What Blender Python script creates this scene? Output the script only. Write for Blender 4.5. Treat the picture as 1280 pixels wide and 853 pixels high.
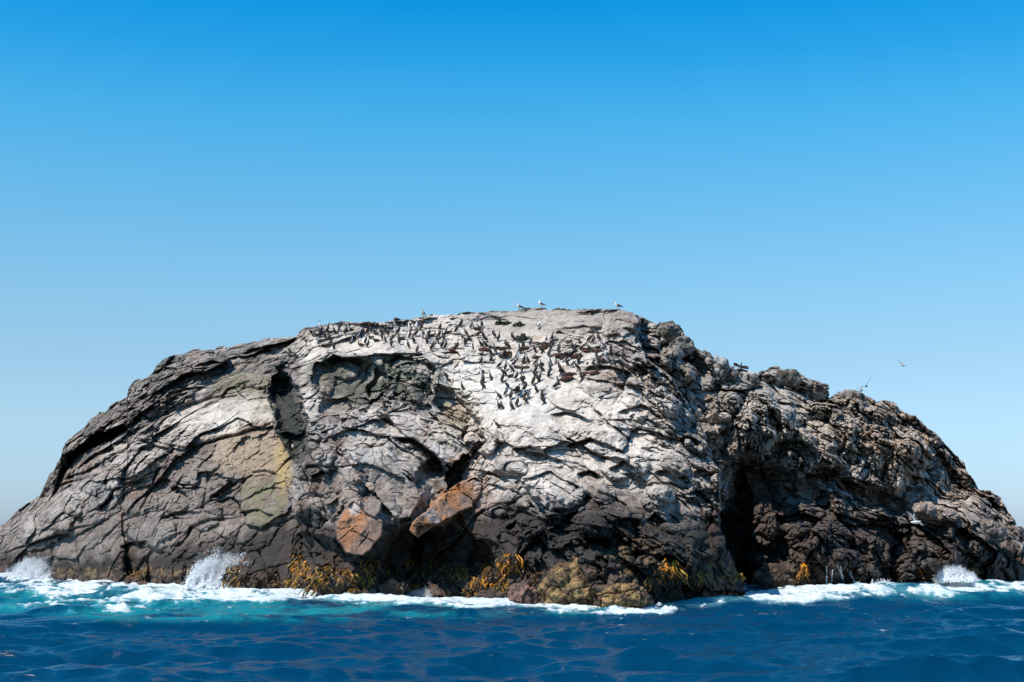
import bpy, math, random
import numpy as np
R = math.radians
rng = np.random.default_rng(7); random.seed(7)
for o in list(bpy.data.objects): bpy.data.objects.remove(o)
S = bpy.context.scene; COL = S.collection

# ---------------------------------------------------------------- camera, sky, sun, exposure
F = 1700.0; CAMH = 4.5; PITCH = math.atan((668-426.5)/F)
cd = bpy.data.cameras.new('camera'); cam = bpy.data.objects.new('camera', cd); COL.objects.link(cam)
cam.location = (0, 0, CAMH); cam.rotation_euler = (math.pi/2+PITCH, 0, 0)
cd.sensor_width = 36; cd.lens = F/1280*36; cd.clip_start = .5; cd.clip_end = 20000
S.camera = cam
SUN_EL = R(54); SUN_AZ = R(-131)       # azimuth from +Y, negative is left
sd = np.array([math.sin(SUN_AZ)*math.cos(SUN_EL), math.cos(SUN_AZ)*math.cos(SUN_EL), math.sin(SUN_EL)])
W = bpy.data.worlds.new('World'); S.world = W; W.use_nodes = True
nt = W.node_tree; nt.nodes.clear()
out = nt.nodes.new('ShaderNodeOutputWorld'); bg = nt.nodes.new('ShaderNodeBackground')
sky = nt.nodes.new('ShaderNodeTexSky'); sky.sky_type = 'NISHITA'; sky.sun_disc = False
sky.sun_elevation = SUN_EL; sky.sun_rotation = SUN_AZ
sky.air_density = 1.0; sky.dust_density = .4; sky.ozone_density = 3.0; sky.altitude = 0
# the clear-air tint of this sky, by height above the horizon
tcw = nt.nodes.new('ShaderNodeTexCoord'); sx = nt.nodes.new('ShaderNodeSeparateXYZ'); nt.links.new(tcw.outputs['Generated'], sx.inputs[0])
cr = nt.nodes.new('ShaderNodeValToRGB'); nt.links.new(sx.outputs[2], cr.inputs[0]); el = cr.color_ramp.elements
while len(el) > 1: el.remove(el[-1])
for k, (p, c) in enumerate([(.0, (.30,.40,.64)), (.039, (.37,.465,.63)), (.083, (.45,.52,.59)), (.127, (.46,.55,.575)), (.169, (.44,.615,.62)), (.208, (.39,.65,.67)), (.253, (.295,.68,.73)), (.297, (.18,.70,.79)), (.338, (.074,.64,.82)), (.377, (.012,.59,.84)), (.5, (.025,.54,.82)), (.7, (.06,.40,.60)), (1, (.10,.28,.40))]):
    e = el[0] if k == 0 else el.new(p); e.position = p; e.color = (*c, 1)
vx = nt.nodes.new('ShaderNodeVectorMath'); vx.operation = 'MULTIPLY'; nt.links.new(sky.outputs[0], vx.inputs[0]); nt.links.new(cr.outputs[0], vx.inputs[1])
vy = nt.nodes.new('ShaderNodeVectorMath'); vy.operation = 'SCALE'; vy.inputs['Scale'].default_value = 2; nt.links.new(vx.outputs[0], vy.inputs[0])
nt.links.new(vy.outputs[0], bg.inputs[0]); nt.links.new(bg.outputs[0], out.inputs[0])
bg.inputs[1].default_value = .12
sl = bpy.data.lights.new('sun', 'SUN'); sl.energy = 4.9; sl.angle = R(.53); sl.color = (1, .915, .80)
so = bpy.data.objects.new('sun', sl); COL.objects.link(so); so.location = (-60, -40, 90)
from mathutils import Vector
so.rotation_euler = Vector(sd).to_track_quat('Z', 'Y').to_euler()
S.view_settings.view_transform = 'Standard'; S.view_settings.look = 'None'
S.view_settings.exposure = 0.0; S.view_settings.gamma = 1; S.view_settings.use_curve_mapping = False
S.render.engine = 'CYCLES'; S.cycles.max_bounces = 4; S.cycles.volume_bounces = 2
S.render.resolution_x = 1024; S.render.resolution_y = 682

# ---------------------------------------------------------------- helpers
cp, sp = math.cos(PITCH), math.sin(PITCH)
def at(px, py, Y):
    """point at distance Y (metres north of the boat) that is seen at photo pixel px, py"""
    a = (np.asarray(px, float)-640)/F; b = (426.5-np.asarray(py, float))/F
    dy = cp-b*sp; k = Y/dy
    return np.stack(np.broadcast_arrays(a*k, Y+0*k, CAMH+(sp+b*cp)*k), -1)
def to_px(P):
    x, y, z = P[..., 0], P[..., 1], P[..., 2]-CAMH
    f = y*cp+z*sp; u = -y*sp+z*cp
    return 640+F*x/f, 426.5-F*u/f
def sstep(a, b, x):
    t = np.clip((x-a)/(b-a), 0, 1); return t*t*(3-2*t)

TB = rng.random((65536, 4)).astype(np.float32)
def hsh(ix, iy, iz, seed):
    return ((ix*73856093) ^ (iy*19349663) ^ (iz*83492791) ^ (seed*2654435)) & 0xffff
def vnoise(p, seed=0):
    i = np.floor(p).astype(np.int64); f = (p-i).astype(np.float32); f = f*f*(3-2*f)
    r = 0
    for dx in (0, 1):
        wx = f[..., 0] if dx else 1-f[..., 0]
        for dy in (0, 1):
            wy = f[..., 1] if dy else 1-f[..., 1]
            for dz in (0, 1):
                wz = f[..., 2] if dz else 1-f[..., 2]
                r = r+wx*wy*wz*TB[hsh(i[..., 0]+dx, i[..., 1]+dy, i[..., 2]+dz, seed), 0]
    return r*2-1
def fbm(p, o=4, seed=0, g=.5):
    r = 0; a = 1; s = 0
    for k in range(o):
        r = r+a*vnoise(p*(2.03**k), seed+k*17); s += a; a *= g
    return r/s
def voro(p, seed=0, quick=False):
    """nearest and second nearest cell: F1, F2, cell id, vector from the cell point"""
    i = np.floor(p).astype(np.int64); f = (p-i).astype(np.float32)
    sh = p.shape[:-1]
    rr = (-1, 0, 1)
    if quick:                                  # only the eight closest cells
        hx = f > .5; i = i+np.where(hx, 0, -1); f = np.where(hx, f, f+1); rr = (0, 1)
    f1 = np.full(sh, 9, np.float32); f2 = f1.copy(); cid = np.zeros(sh, np.int64); vec = np.zeros(sh+(3,), np.float32)
    for dx in rr:
        for dy in rr:
            for dz in rr:
                h = hsh(i[..., 0]+dx, i[..., 1]+dy, i[..., 2]+dz, seed)
                t = TB[h]*.74+.13 if quick else TB[h]
                v = np.stack([f[..., 0]-dx-t[..., 0], f[..., 1]-dy-t[..., 1], f[..., 2]-dz-t[..., 2]], -1)
                d = np.sqrt((v*v).sum(-1))
                m = d < f1
                f2 = np.where(m, f1, np.minimum(f2, d)); f1 = np.where(m, d, f1)
                cid = np.where(m, h, cid); vec = np.where(m[..., None], v, vec)
    return f1, f2, cid, vec
def fracture(P, scale, stretch, ang, seed, rnd=.25, step=.4, tilt=.6, crack=.16, cw=.06, quick=False):
    """blocky fractured relief in metres, towards the viewer; blocks run along the given angle in the face"""
    c, s = math.cos(R(ang)), math.sin(R(ang))
    q = np.stack([(P[..., 0]*c+P[..., 2]*s)/(scale*stretch), P[..., 1]/(scale*1.3), (-P[..., 0]*s+P[..., 2]*c)/scale], -1)
    f1, f2, cid, v = voro(q, seed, quick)
    e = f2-f1
    t = TB[(cid*7+13) & 0xffff]
    d = step*(t[..., 3]-.5)+tilt*((t[..., 0]-.42)*v[..., 0]-(t[..., 1]-.28)*v[..., 2])    # blocks stand proud at their lower edge, like shingles
    g = TB[(cid*3+5) & 0xffff][..., 1]                        # some joints are open, most are tight
    d = d+rnd*np.clip(e*3, 0, 1)**.6*(.3+1.2*g)-crack*np.exp(-(e/cw)**2)*sstep(.25, .9, g)*2
    return d*scale, e, t[..., 2]

def mesh_grid(name, P, mat, cols=None, wrap=False, keep=None, attrs=None, smooth=True):
    """a mesh from a grid of points P[rows, columns, 3]"""
    n, m = P.shape[:2]
    idx = np.arange(n*m).reshape(n, m)
    q = np.stack([idx[:-1, :-1], idx[:-1, 1:], idx[1:, 1:], idx[1:, :-1]], -1).reshape(-1, 4)
    if keep is not None: q = q[keep.reshape(-1)]
    used = np.unique(q); remap = np.full(n*m, -1, np.int64); remap[used] = np.arange(len(used))
    return mesh_np(name, P.reshape(-1, 3)[used], remap[q], mat, None if cols is None else cols.reshape(-1, 3)[used],
                   {k: v.reshape(-1)[used] for k, v in (attrs or {}).items()}, smooth)
def mesh_np(name, V, Q, mat, cols=None, attrs=None, smooth=True, parent=None):
    me = bpy.data.meshes.new(name); k = Q.shape[1]
    me.vertices.add(len(V)); me.vertices.foreach_set('co', np.ascontiguousarray(V, np.float32).ravel())
    me.loops.add(Q.size); me.loops.foreach_set('vertex_index', Q.astype(np.int32).ravel())
    me.polygons.add(len(Q)); me.polygons.foreach_set('loop_start', np.arange(0, Q.size, k, dtype=np.int32))
    me.polygons.foreach_set('loop_total', np.full(len(Q), k, np.int32))
    me.update(calc_edges=True)
    if smooth: me.polygons.foreach_set('use_smooth', np.ones(len(Q), bool))
    if cols is not None:
        a = me.color_attributes.new('Col', 'FLOAT_COLOR', 'POINT')
        a.data.foreach_set('color', np.concatenate([cols, np.ones((len(cols), 1))], 1).astype(np.float32).ravel())
    for an, av in (attrs or {}).items():
        a = me.attributes.new(an, 'FLOAT', 'POINT'); a.data.foreach_set('value', av.astype(np.float32).ravel())
    me.materials.append(mat)
    o = bpy.data.objects.new(name, me); COL.objects.link(o)
    if parent: o.parent = parent
    return o
def tag(o, label=None, cat=None, group=None, kind=None):
    for k, v in (('label', label), ('category', cat), ('group', group), ('kind', kind)):
        if v: o[k] = v
    return o

def material(name, colour=(.5, .5, .5), attr=False, rough=.8, bump=0, bscale=10, var=.0, vscale=5, spec=.3):
    m = bpy.data.materials.new(name); m.use_nodes = True; n = m.node_tree; b = n.nodes['Principled BSDF']
    b.inputs['Roughness'].default_value = rough; b.inputs['Specular IOR Level'].default_value = spec
    tc = n.nodes.new('ShaderNodeTexCoord')
    if attr:
        a = n.nodes.new('ShaderNodeAttribute'); a.attribute_name = 'Col'; src = a.outputs['Color']
    else:
        a = n.nodes.new('ShaderNodeRGB'); a.outputs[0].default_value = (*colour, 1); src = a.outputs[0]
    if var:
        t = n.nodes.new('ShaderNodeTexNoise'); t.inputs['Scale'].default_value = vscale; t.inputs['Detail'].default_value = 6
        n.links.new(tc.outputs['Object'], t.inputs['Vector'])
        mr = n.nodes.new('ShaderNodeMapRange'); mr.inputs[1].default_value = .3; mr.inputs[2].default_value = .7
        mr.inputs[3].default_value = 1-var; mr.inputs[4].default_value = 1+var
        n.links.new(t.outputs[0], mr.inputs[0])
        vm = n.nodes.new('ShaderNodeVectorMath'); vm.operation = 'SCALE'
        n.links.new(src, vm.inputs[0]); n.links.new(mr.outputs[0], vm.inputs['Scale']); src = vm.outputs[0]
    n.links.new(src, b.inputs['Base Color'])
    if bump:
        t = n.nodes.new('ShaderNodeTexNoise'); t.inputs['Scale'].default_value = bscale; t.inputs['Detail'].default_value = 8
        t.inputs['Roughness'].default_value = .65
        n.links.new(tc.outputs['Object'], t.inputs['Vector'])
        bp = n.nodes.new('ShaderNodeBump'); bp.inputs['Strength'].default_value = .8; bp.inputs['Distance'].default_value = bump
        n.links.new(t.outputs[0], bp.inputs['Height']); n.links.new(bp.outputs[0], b.inputs['Normal'])
    return m
M_ROCK = material('rock', attr=True, rough=.88, bump=.06, bscale=3.5, var=.22, vscale=2.2, spec=.25)

# ---------------------------------------------------------------- the island
RIDGE = [(-90,735),(-60,712),(-30,680),(0,657),(9,652),(22,637),(36,628),(50,620),(54,610),(62,592),(70,585),(71,581),(76,572),(79,559),(83,552),
 (95,542),(107,532),(113,523),(125,516),(132,515),(138,506),(150,501),(159,496),(160,487),(164,480),(172,475),(180,474),(190,466),
 (196,457),(205,449),(217,444),(229,443),(237,440),(241,437),(256,438),(267,437),(273,433),(279,433),(285,436),(300,430),(316,427),(330,424),(350,422),
 (370,421),(374,414),(380,410),(387,409),(407,406),(430,402),(445,404),(460,402),(475,403),(490,401),(494,397),(503,400),(515,399),(527,396),(540,392),(548,395),
 (570,393),(585,390),(600,391),(620,388),(645,389),(657,385),(682,385),(686,389),(697,385),(717,387),(747,386),(775,387),(790,391),
 (802,396),(812,402),(821,406),(826,403),(840,406),(848,408),(854,415),(857,424),(861,430),(866,433),(875,437),(881,442),(889,449),(896,458),(902,462),(909,462),(917,464),
 (922,461),(935,463),(938,467),(946,466),(953,463),(958,463),(963,460),(970,458),(983,464),(1000,467),(1014,475),(1022,477),(1030,481),(1034,487),(1036,497),(1039,495),(1047,491),(1062,490),
 (1077,492),(1095,502),(1108,501),(1120,505),(1125,511),(1146,522),(1155,531),(1171,542),(1180,553),(1192,567),(1206,580),(1208,589),
 (1219,603),(1224,614),(1231,612),(1239,614),(1252,624),(1260,638),(1269,653),(1271,659),(1280,661),(1310,668),(1345,690),(1380,712),(1420,740)]
SHORE = [(-90,130),(-40,127),(0,122),(100,116),(200,108),(300,101),(400,96),(490,93),(560,95),(620,91),(680,87),(740,84),(800,86),(860,90),(905,93),(924,96),
 (934,110),(960,115),(1000,110),(1060,109),(1110,113),(1150,112),(1220,115),(1280,120),(1340,126),(1420,132)]
PTS0 = [(-90,735,131),(0,660,126),(0,700,123),(60,600,128),(110,535,131),(160,495,134),(200,455,137),(300,430,137),(370,424,133),(50,680,119),(120,640,116.5),(200,600,114),(300,600,110),
 (100,600,121),(200,550,118),(300,550,113),(340,600,108),(300,505,117),(370,520,113),(240,490,126),(310,470,125),(350,460,124),(200,660,110.5),(300,680,105),(120,690,115),(340,660,104),
 (390,600,105),(380,700,99),(0,724,122),(100,728,116),(200,732,108),(300,738,102),(400,744,97),(400,450,124)]
PTS1 = [(340,480,111),(360,570,102),(375,440,117),(375,416,120),(400,600,98.5),(440,610,96),(480,590,96),(530,610,96),(545,640,97),(400,660,97),(450,650,94),(490,690,94),(430,540,102),(500,545,100),
 (400,500,107),(450,515,105.5),(520,510,105),(400,430,115),(400,410,119),(500,402,120),(560,395,121),(450,450,111),(530,450,110),(480,430,113),(400,744,96),(490,744,93),(600,500,107),(600,430,114),(640,390,121),(560,560,101),(560,740,95)]
PTS2 = [(400,410,119),(500,402,120),(480,430,113),(530,450,110),(640,390,120),(700,388,118),(775,389,116),(650,415,115.5),(740,415,112),(600,440,112),(700,445,108.5),(560,480,108.5),(600,500,105.5),(700,500,103.5),(580,560,104.5),
 (560,600,104),(540,650,102),(520,700,99),(640,550,100),(740,560,97.5),(620,600,98),(700,620,93.5),(800,620,93.5),(850,560,98),(800,500,101),(800,450,107),(815,410,113),(880,640,94.5),(850,700,91),
 (760,700,87),(700,690,89.5),(640,690,93),(590,690,96),(580,640,98.5),(560,740,95),(620,748,91),(680,757,87),(740,762,84),(800,759,86),(860,750,90),(925,744,95),(895,560,101),(870,500,105)]
PTS3 = [(780,400,122),(830,408,121),(860,432,121),(830,440,117),(840,470,116),(900,465,121),(960,465,124),(1000,470,127),(1036,497,126),(1100,505,129),(1150,530,131),(1200,580,132),(1224,615,129),(1270,660,125),(1380,712,130),(890,500,115.5),(950,520,114),
 (1000,540,115),(1060,530,120),(1060,560,117),(1120,570,121),(1170,580,125),(900,580,115),(940,610,117),(1000,610,116),(1080,630,118),(1130,640,120),(980,640,113),(1050,660,112),(1100,680,113),(1150,670,114),
 (1200,640,118),(1230,680,117),(1200,700,115),(925,700,119),(930,740,118),(960,690,115),(1000,700,111),(1000,735,110),(1060,735,109),(1110,735,113),(1150,735,112),(1220,730,115),(1280,728,120),(1280,690,121),(1340,728,125)]
def tps(pts, px, py, reg=2.0):
    p = np.array(pts, float); x = p[:, :2]/100; n = len(p)
    def U(r2): return np.where(r2 > 0, r2*np.log(r2+1e-12), 0)
    K = U(((x[:, None]-x[None])**2).sum(-1))+np.eye(n)*reg*.02
    A = np.zeros((n+3, n+3)); A[:n, :n] = K; A[:n, n] = 1; A[:n, n+1:] = x; A[n:, :n] = A[:n, n:].T
    w = np.linalg.solve(A, np.concatenate([p[:, 2], np.zeros(3)]))
    gx, gy = px/100, py/100
    r = w[n]+w[n+1]*gx+w[n+2]*gy
    for k in range(n): r = r+w[k]*U((gx-x[k, 0])**2+(gy-x[k, 1])**2)
    return r
def sdist(poly, px, py):
    """distance to a polyline, positive on its right-hand side as one walks down it, and the parameter along it"""
    best = np.full(px.shape, 1e9); sg = np.zeros(px.shape); par = np.zeros(px.shape); n = len(poly)-1
    for k in range(n):
        (x0, y0), (x1, y1) = poly[k], poly[k+1]
        dx, dy = x1-x0, y1-y0; L = dx*dx+dy*dy
        t = np.clip(((px-x0)*dx+(py-y0)*dy)/L, 0, 1)
        ex, ey = px-x0-t*dx, py-y0-t*dy; d = np.hypot(ex, ey)
        m = d < best; best = np.where(m, d, best); sg = np.where(m, np.sign(ex*dy-ey*dx), sg); par = np.where(m, (k+t)/n, par)
    return best, sg, par
NX, NV = 2100, 720
gpx = np.linspace(-90, 1420, NX); rx_, ry_ = np.array(RIDGE, float).T
jag = fbm(np.stack([gpx/9, gpx*0, gpx*0], -1), 4, 3, .6)
ridge = np.interp(gpx, rx_, ry_)+jag*np.interp(gpx, [0, 160, 240, 370, 380, 780, 850, 1200], [1.5, 3, 2.5, 2, 1, 1, 2.5, 3])
shore_d = np.interp(gpx, *np.array(SHORE, float).T)
base_py = to_px(at(gpx, 700, shore_d)*np.array([1, 1, 0])+np.array([0, 0, -1.6]))[1]
tv = np.linspace(0, 1, NV)[:, None]
PX = np.broadcast_to(gpx, (NV, NX)); PY = base_py+(ridge-base_py)*tv
# coarse spline fields, then interpolated to the fine grid
def field(pts):
    cx = np.linspace(-90, 1420, 190); cy = np.linspace(370, 780, 80)
    g = tps(pts, *np.meshgrid(cx, cy))
    fx = (PX+90)/(1510)*189; fy = np.clip((PY-370)/410*79, 0, 78.999)
    ix = np.clip(fx.astype(int), 0, 188); iy = fy.astype(int); a = fx-ix; b = fy-iy
    return (g[iy, ix]*(1-a)+g[iy, ix+1]*a)*(1-b)+(g[iy+1, ix]*(1-a)+g[iy+1, ix+1]*a)*b
D0, D1, D2, D3 = [field(p) for p in (PTS0, PTS1, PTS2, PTS3)]
LIN01 = [(374,405),(368,425),(352,446),(338,468),(336,490),(341,520),(352,548),(366,575),(356,590),(360,620),(374,650),(388,700),(400,760)]
LIN12 = [(380,395),(396,432),(440,445),(530,443),(546,468),(536,500),(552,515),(590,535),(606,548),(580,568),(560,590),(557,625),(548,648),(522,660),(512,700),(498,760)]
LIN23 = [(788,380),(797,398),(800,425),(812,452),(838,470),(862,505),(882,545),(896,590),(900,640),(905,680),(925,720),(936,760)]
wob = fbm(np.stack([PX/26, PY/26, PX*0], -1), 4, 31)*9+fbm(np.stack([PX/6, PY/6, PX*0], -1), 3, 35)*5
def side(line, w):
    x, y = PX+wob, PY+wob*.7
    d, s, t = sdist(line, x, y)
    poly = [(line[0][0], 300)]+line+[(line[-1][0], 900), (1600, 900), (1600, 300)]; ins = np.zeros(PX.shape, bool)
    for (x0, y0), (x1, y1) in zip(poly, poly[1:]+poly[:1]):
        if y0 == y1: continue
        ins ^= ((y0 > y) != (y1 > y)) & (x < (x1-x0)*(y-y0)/(y1-y0)+x0)
    d = np.where(ins, d, -d)
    return sstep(-w, w, d), d, t           # 1 to the right of a line that runs down
m12, d12, t12 = side(LIN12, 1.0)
m01, d01, t01 = side(LIN01, 1.0)
m23, d23, t23 = side(LIN23, 1.0)
Y = D1*(1-m12)+D2*m12
Y = D0*(1-m01)+Y*m01
Y = Y*(1-m23)+D3*m23
rightside = m23 > .5; leftside = m01 < .5; mid = (~rightside) & (~leftside) & (m12 < .5); slope = (~rightside) & (~leftside) & (m12 >= .5)
Lr = lambda m: m.astype(np.float32)

# edges: what lies right of / below the line drops back and slowly recovers
wob2 = (fbm(np.stack([PX/22, PY/22, PX*0], -1), 3, 41)*7).astype(np.float32)
def cols(x0, x1): return slice(int(max(0, np.searchsorted(gpx, x0)-1)), int(min(NX, np.searchsorted(gpx, x1)+1)))
def drop(line, amp, fall, w=1.5):
    global Y
    k = cols(min(p[0] for p in line)-fall*4, max(p[0] for p in line)+fall*4)
    d, s, t = sdist(line, PX[:, k]+wob[:, k]*.45, PY[:, k]+wob2[:, k]*.45); d = -d*s
    Y[:, k] += amp*sstep(-w, w, d)*np.exp(-np.clip(d, 0, None)/fall)*np.minimum(1, np.minimum(t, 1-t)*6)
def groove(line, w, amp):
    global Y
    k = cols(min(p[0] for p in line)-12, max(p[0] for p in line)+12)
    d, s, t = sdist(line, PX[:, k]+wob[:, k]*.4, PY[:, k]+wob2[:, k]*.4)
    Y[:, k] += amp*np.exp(-(d/w)**2)*np.minimum(1, np.minimum(t, 1-t)*5+.15)*(.55+.09*wob2[:, k])
def boulder(cx, cy, rx, ry, ang, amp, pw=.5, lim=None):
    global Y
    k = cols(cx-max(rx, ry)*1.5-8, cx+max(rx, ry)*1.5+8)
    c, s = math.cos(R(ang)), math.sin(R(ang)); q = min(1.3, .25+min(rx, ry)/28); x = PX[:, k]+wob[:, k]*q-cx; y = PY[:, k]+wob2[:, k]*q-cy
    u = (x*c+y*s)/rx; v = (-x*s+y*c)/ry
    z = amp*np.clip(1-np.abs(u)**2.4-np.abs(v)**2.4, 0, 1)**pw
    Y[:, k] += z if lim is None else z*lim[:, k]
# alcove under the cormorant ledge, in shade
boulder(438,478,48,33,8,4.5,.35); boulder(503,476,42,28,0,2.6,.35); boulder(420,508,22,12,0,2)
for b in [(452,492,12,14,0,1.6),(432,462,15,12,0,1.4),(472,470,16,16,0,1.5),(452,505,11,8,0,1.5),(482,483,13,20,15,1.5),(505,462,15,13,0,1.5),(497,490,11,12,0,1.2),(524,467,11,13,0,1.4),(515,492,14,10,0,1.3),(410,478,9,16,20,1.2)]:
    boulder(*b[:5], -b[5])
# the darker undercut on the left of the buttress
boulder(362,522,20,60,-14,5.5,.5,m01)
# hollows
for b in [(545,600,26,30,40,2.4),(505,690,22,38,20,3.4),(605,700,17,28,10,2.0),(820,418,27,24,35,3.6),(592,548,20,14,20,1.4),
          (923,660,18,76,0,6.0),(1100,628,34,15,20,2.8),(1060,612,22,14,10,2.0),(1010,618,36,12,20,2.2),(1138,622,20,18,20,2.2),(1035,590,16,12,0,1.6),
          (1190,610,20,20,50,2.4),(1115,690,22,34,0,3.4),(985,668,16,40,0,1.2),(392,690,28,26,0,1.2)]:
    boulder(*b)
for l, a, f in [([(388,598),(402,588),(418,590)],1.6,9),([(932,588),(970,582),(1010,590),(1050,600),(1100,612),(1142,632)],2.6,15),([(926,600),(922,560),(920,520)],2.0,9),([(950,602),(948,560),(942,518)],1.8,9),([(975,590),(974,556),(966,520)],1.8,9),([(1004,592),(1000,566),(990,540)],1.5,9),([(1040,604),(1040,584),(1030,560)],1.5,10),([(900,520),(898,496),(890,470)],1.8,9),([(486,546),(515,548),(545,568),(562,592)],3.2,26),([(960,548),(990,556),(1030,572)],2.2,14),([(1130,590),(1160,600),(1196,628)],2.4,14),([(968,500),(996,506),(1030,520)],1.6,10),([(1040,640),(1080,650),(1130,668)],2.2,14),([(340,468),(352,474),(364,470)],2.6,22),([(398,448),(440,446),(486,444),(528,448)],1.6,10),([(1194,584),(1212,596),(1232,618)],1.8,14),([(118,640),(132,628),(142,618)],1.8,10),([(150,682),(168,676),(186,676)],1.5,9),([(262,622),(278,610),(292,596)],1.8,12),([(172,552),(200,558),(232,562),(258,556)],1.8,12),
                ([(720,592),(738,588),(756,598)],2.4,14),([(762,586),(780,578),(800,590)],1.8,10),([(766,652),(784,646),(800,652)],1.8,10),([(806,650),(820,642),(834,655)],1.9,14),([(630,660),(644,650),(656,662)],1.6,14),
                ([(640,560),(664,556),(690,570)],1.4,10),([(690,520),(715,516),(740,530)],1.2,10),([(650,600),(690,590),(730,612)],1.3,16),([(590,600),(612,590),(640,604)],1.2,12),([(820,590),(845,588),(868,604)],1.5,12),
                ([(850,620),(870,612),(892,626)],1.5,12),([(1050,572),(1064,566),(1078,580)],2.2,14),([(1074,548),(1084,542),(1094,552)],1.6,10),([(185,470),(205,460),(226,462)],1.6,10),([(240,460),(262,452),(285,455)],1.6,10),
                ([(120,540),(140,528),(160,520)],1.5,10),([(300,444),(325,436),(350,442)],1.8,12),([(200,498),(230,486),(262,484)],1.4,9),([(80,600),(105,590),(130,575)],1.4,9),([(30,682),(60,672),(96,664)],1.6,10),
                ([(200,650),(225,640),(250,640)],1.2,10),([(300,640),(322,636),(345,645)],1.2,9),([(655,428),(690,431),(724,433)],.9,7),([(700,412),(730,406),(756,412)],1.0,8),([(585,402),(610,398),(640,402)],.7,6),([(470,447),(500,443),(530,440)],.8,6),
                ([(770,515),(800,505),(830,525)],1.5,12),([(700,560),(740,548),(780,566)],1.2,12),([(600,640),(625,630),(650,640)],1.3,12),([(690,668),(730,660),(770,676)],1.3,12),([(1150,590),(1180,580),(1205,600)],2.2,16),([(1040,600),(1070,596),(1110,612)],2.0,14),
                ([(960,650),(1000,640),(1040,652)],1.8,14),([(1120,660),(1150,650),(1185,662)],1.8,14),([(1190,665),(1225,655),(1262,672)],1.6,12),([(1000,520),(1030,512),(1060,524)],1.5,10),([(1090,530),(1115,522),(1140,534)],1.4,10),([(900,540),(920,532),(938,542)],1.6,12),([(940,520),(960,514),(985,526)],1.5,12)]:
    drop(l, a, f, 1.2)
# bulges, slabs and rounded blocks
for b in [(690,610,38,24,25,2.6),(745,612,26,14,30,1.8),(755,650,40,22,25,1.6),(665,655,22,18,0,1.0),(700,690,60,34,15,1.6),(440,628,26,40,30,1.4),(402,590,36,28,0,.8),(430,612,22,28,10,1.3),
          (150,585,60,26,-20,1.2),(60,655,50,24,-40,1.8),(185,655,36,26,20,.7),(500,600,40,26,35,1.0),(452,662,34,40,35,2.2),(560,632,50,17,-38,2.6),
          (770,405,34,18,0,1.4),(728,402,26,14,0,.8),(785,410,20,22,10,1.0),(840,415,20,13,20,1.8),(852,436,24,13,10,1.6),(825,445,18,16,0,1.5),(850,462,26,12,25,1.3),(880,460,24,26,60,2.0),(905,470,20,16,0,1.2),
          (905,510,20,26,0,1.4),(925,500,14,22,0,1.5),(948,505,16,26,0,2.0),(975,515,22,20,20,1.8),(940,545,12,30,-5,2.2),(958,560,12,32,0,2.0),(925,560,12,34,0,1.8),(1000,545,26,12,15,1.8),(1015,570,30,16,15,1.6),
          (975,470,22,12,20,1.4),(1015,482,22,12,20,1.6),(1060,500,26,12,10,1.2),(1100,512,26,12,15,1.2),(1060,525,26,12,20,1.2),(1115,540,30,18,25,1.2),(1040,550,16,14,0,1.0),(1150,560,24,24,60,1.5),(1083,550,13,13,0,1.0),
          (1000,668,40,36,25,2.6),(1000,690,34,30,20,1.2),(1070,655,52,22,25,1.8),(1150,628,24,16,30,2.2),(1230,670,50,32,25,1.8),(1210,650,46,16,35,1.8),(1180,690,32,20,10,1.5),(950,665,18,44,10,3.0),(1050,712,34,26,0,1.6),(1100,700,14,30,0,2.2),(975,715,40,22,10,2.4),
          (560,725,60,20,-10,1.0),(300,720,40,18,0,1.4),(420,715,50,24,0,1.4),(890,720,40,34,20,1.4),(240,705,60,22,-5,.8),(840,690,36,34,0,.8)]:
    boulder(*b[:5], -b[5])
# rounded blocks jammed against one another
bq = random.Random(77)
for (x0, x1, y0, y1, n_, r0, r1, am, an0, tilt_) in [(600,890,560,700,34,9,24,1.25,25,.4),(360,545,560,700,16,10,24,1.1,40,0),(900,1260,480,720,80,7,18,1.5,25,.55),(160,360,440,500,16,7,16,1.0,-30,0),(20,330,560,700,14,14,34,.7,-20,0),(800,900,410,560,26,7,16,1.3,40,0)]:
    for q in range(n_):
        x = bq.uniform(x0, x1); yy = bq.uniform(y0, y1)+tilt_*(x-(x0+x1)/2)*.35; r = bq.uniform(r0, r1); b = (x, yy, r*bq.uniform(1, 1.5), r*bq.uniform(.6, .9), an0+bq.uniform(-25, 25), -am*r/((r0+r1)/2)*bq.uniform(.6, 1.2), .5)
        if not (470 < x < 612 and 570 < yy < 668): boulder(*b)
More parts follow.
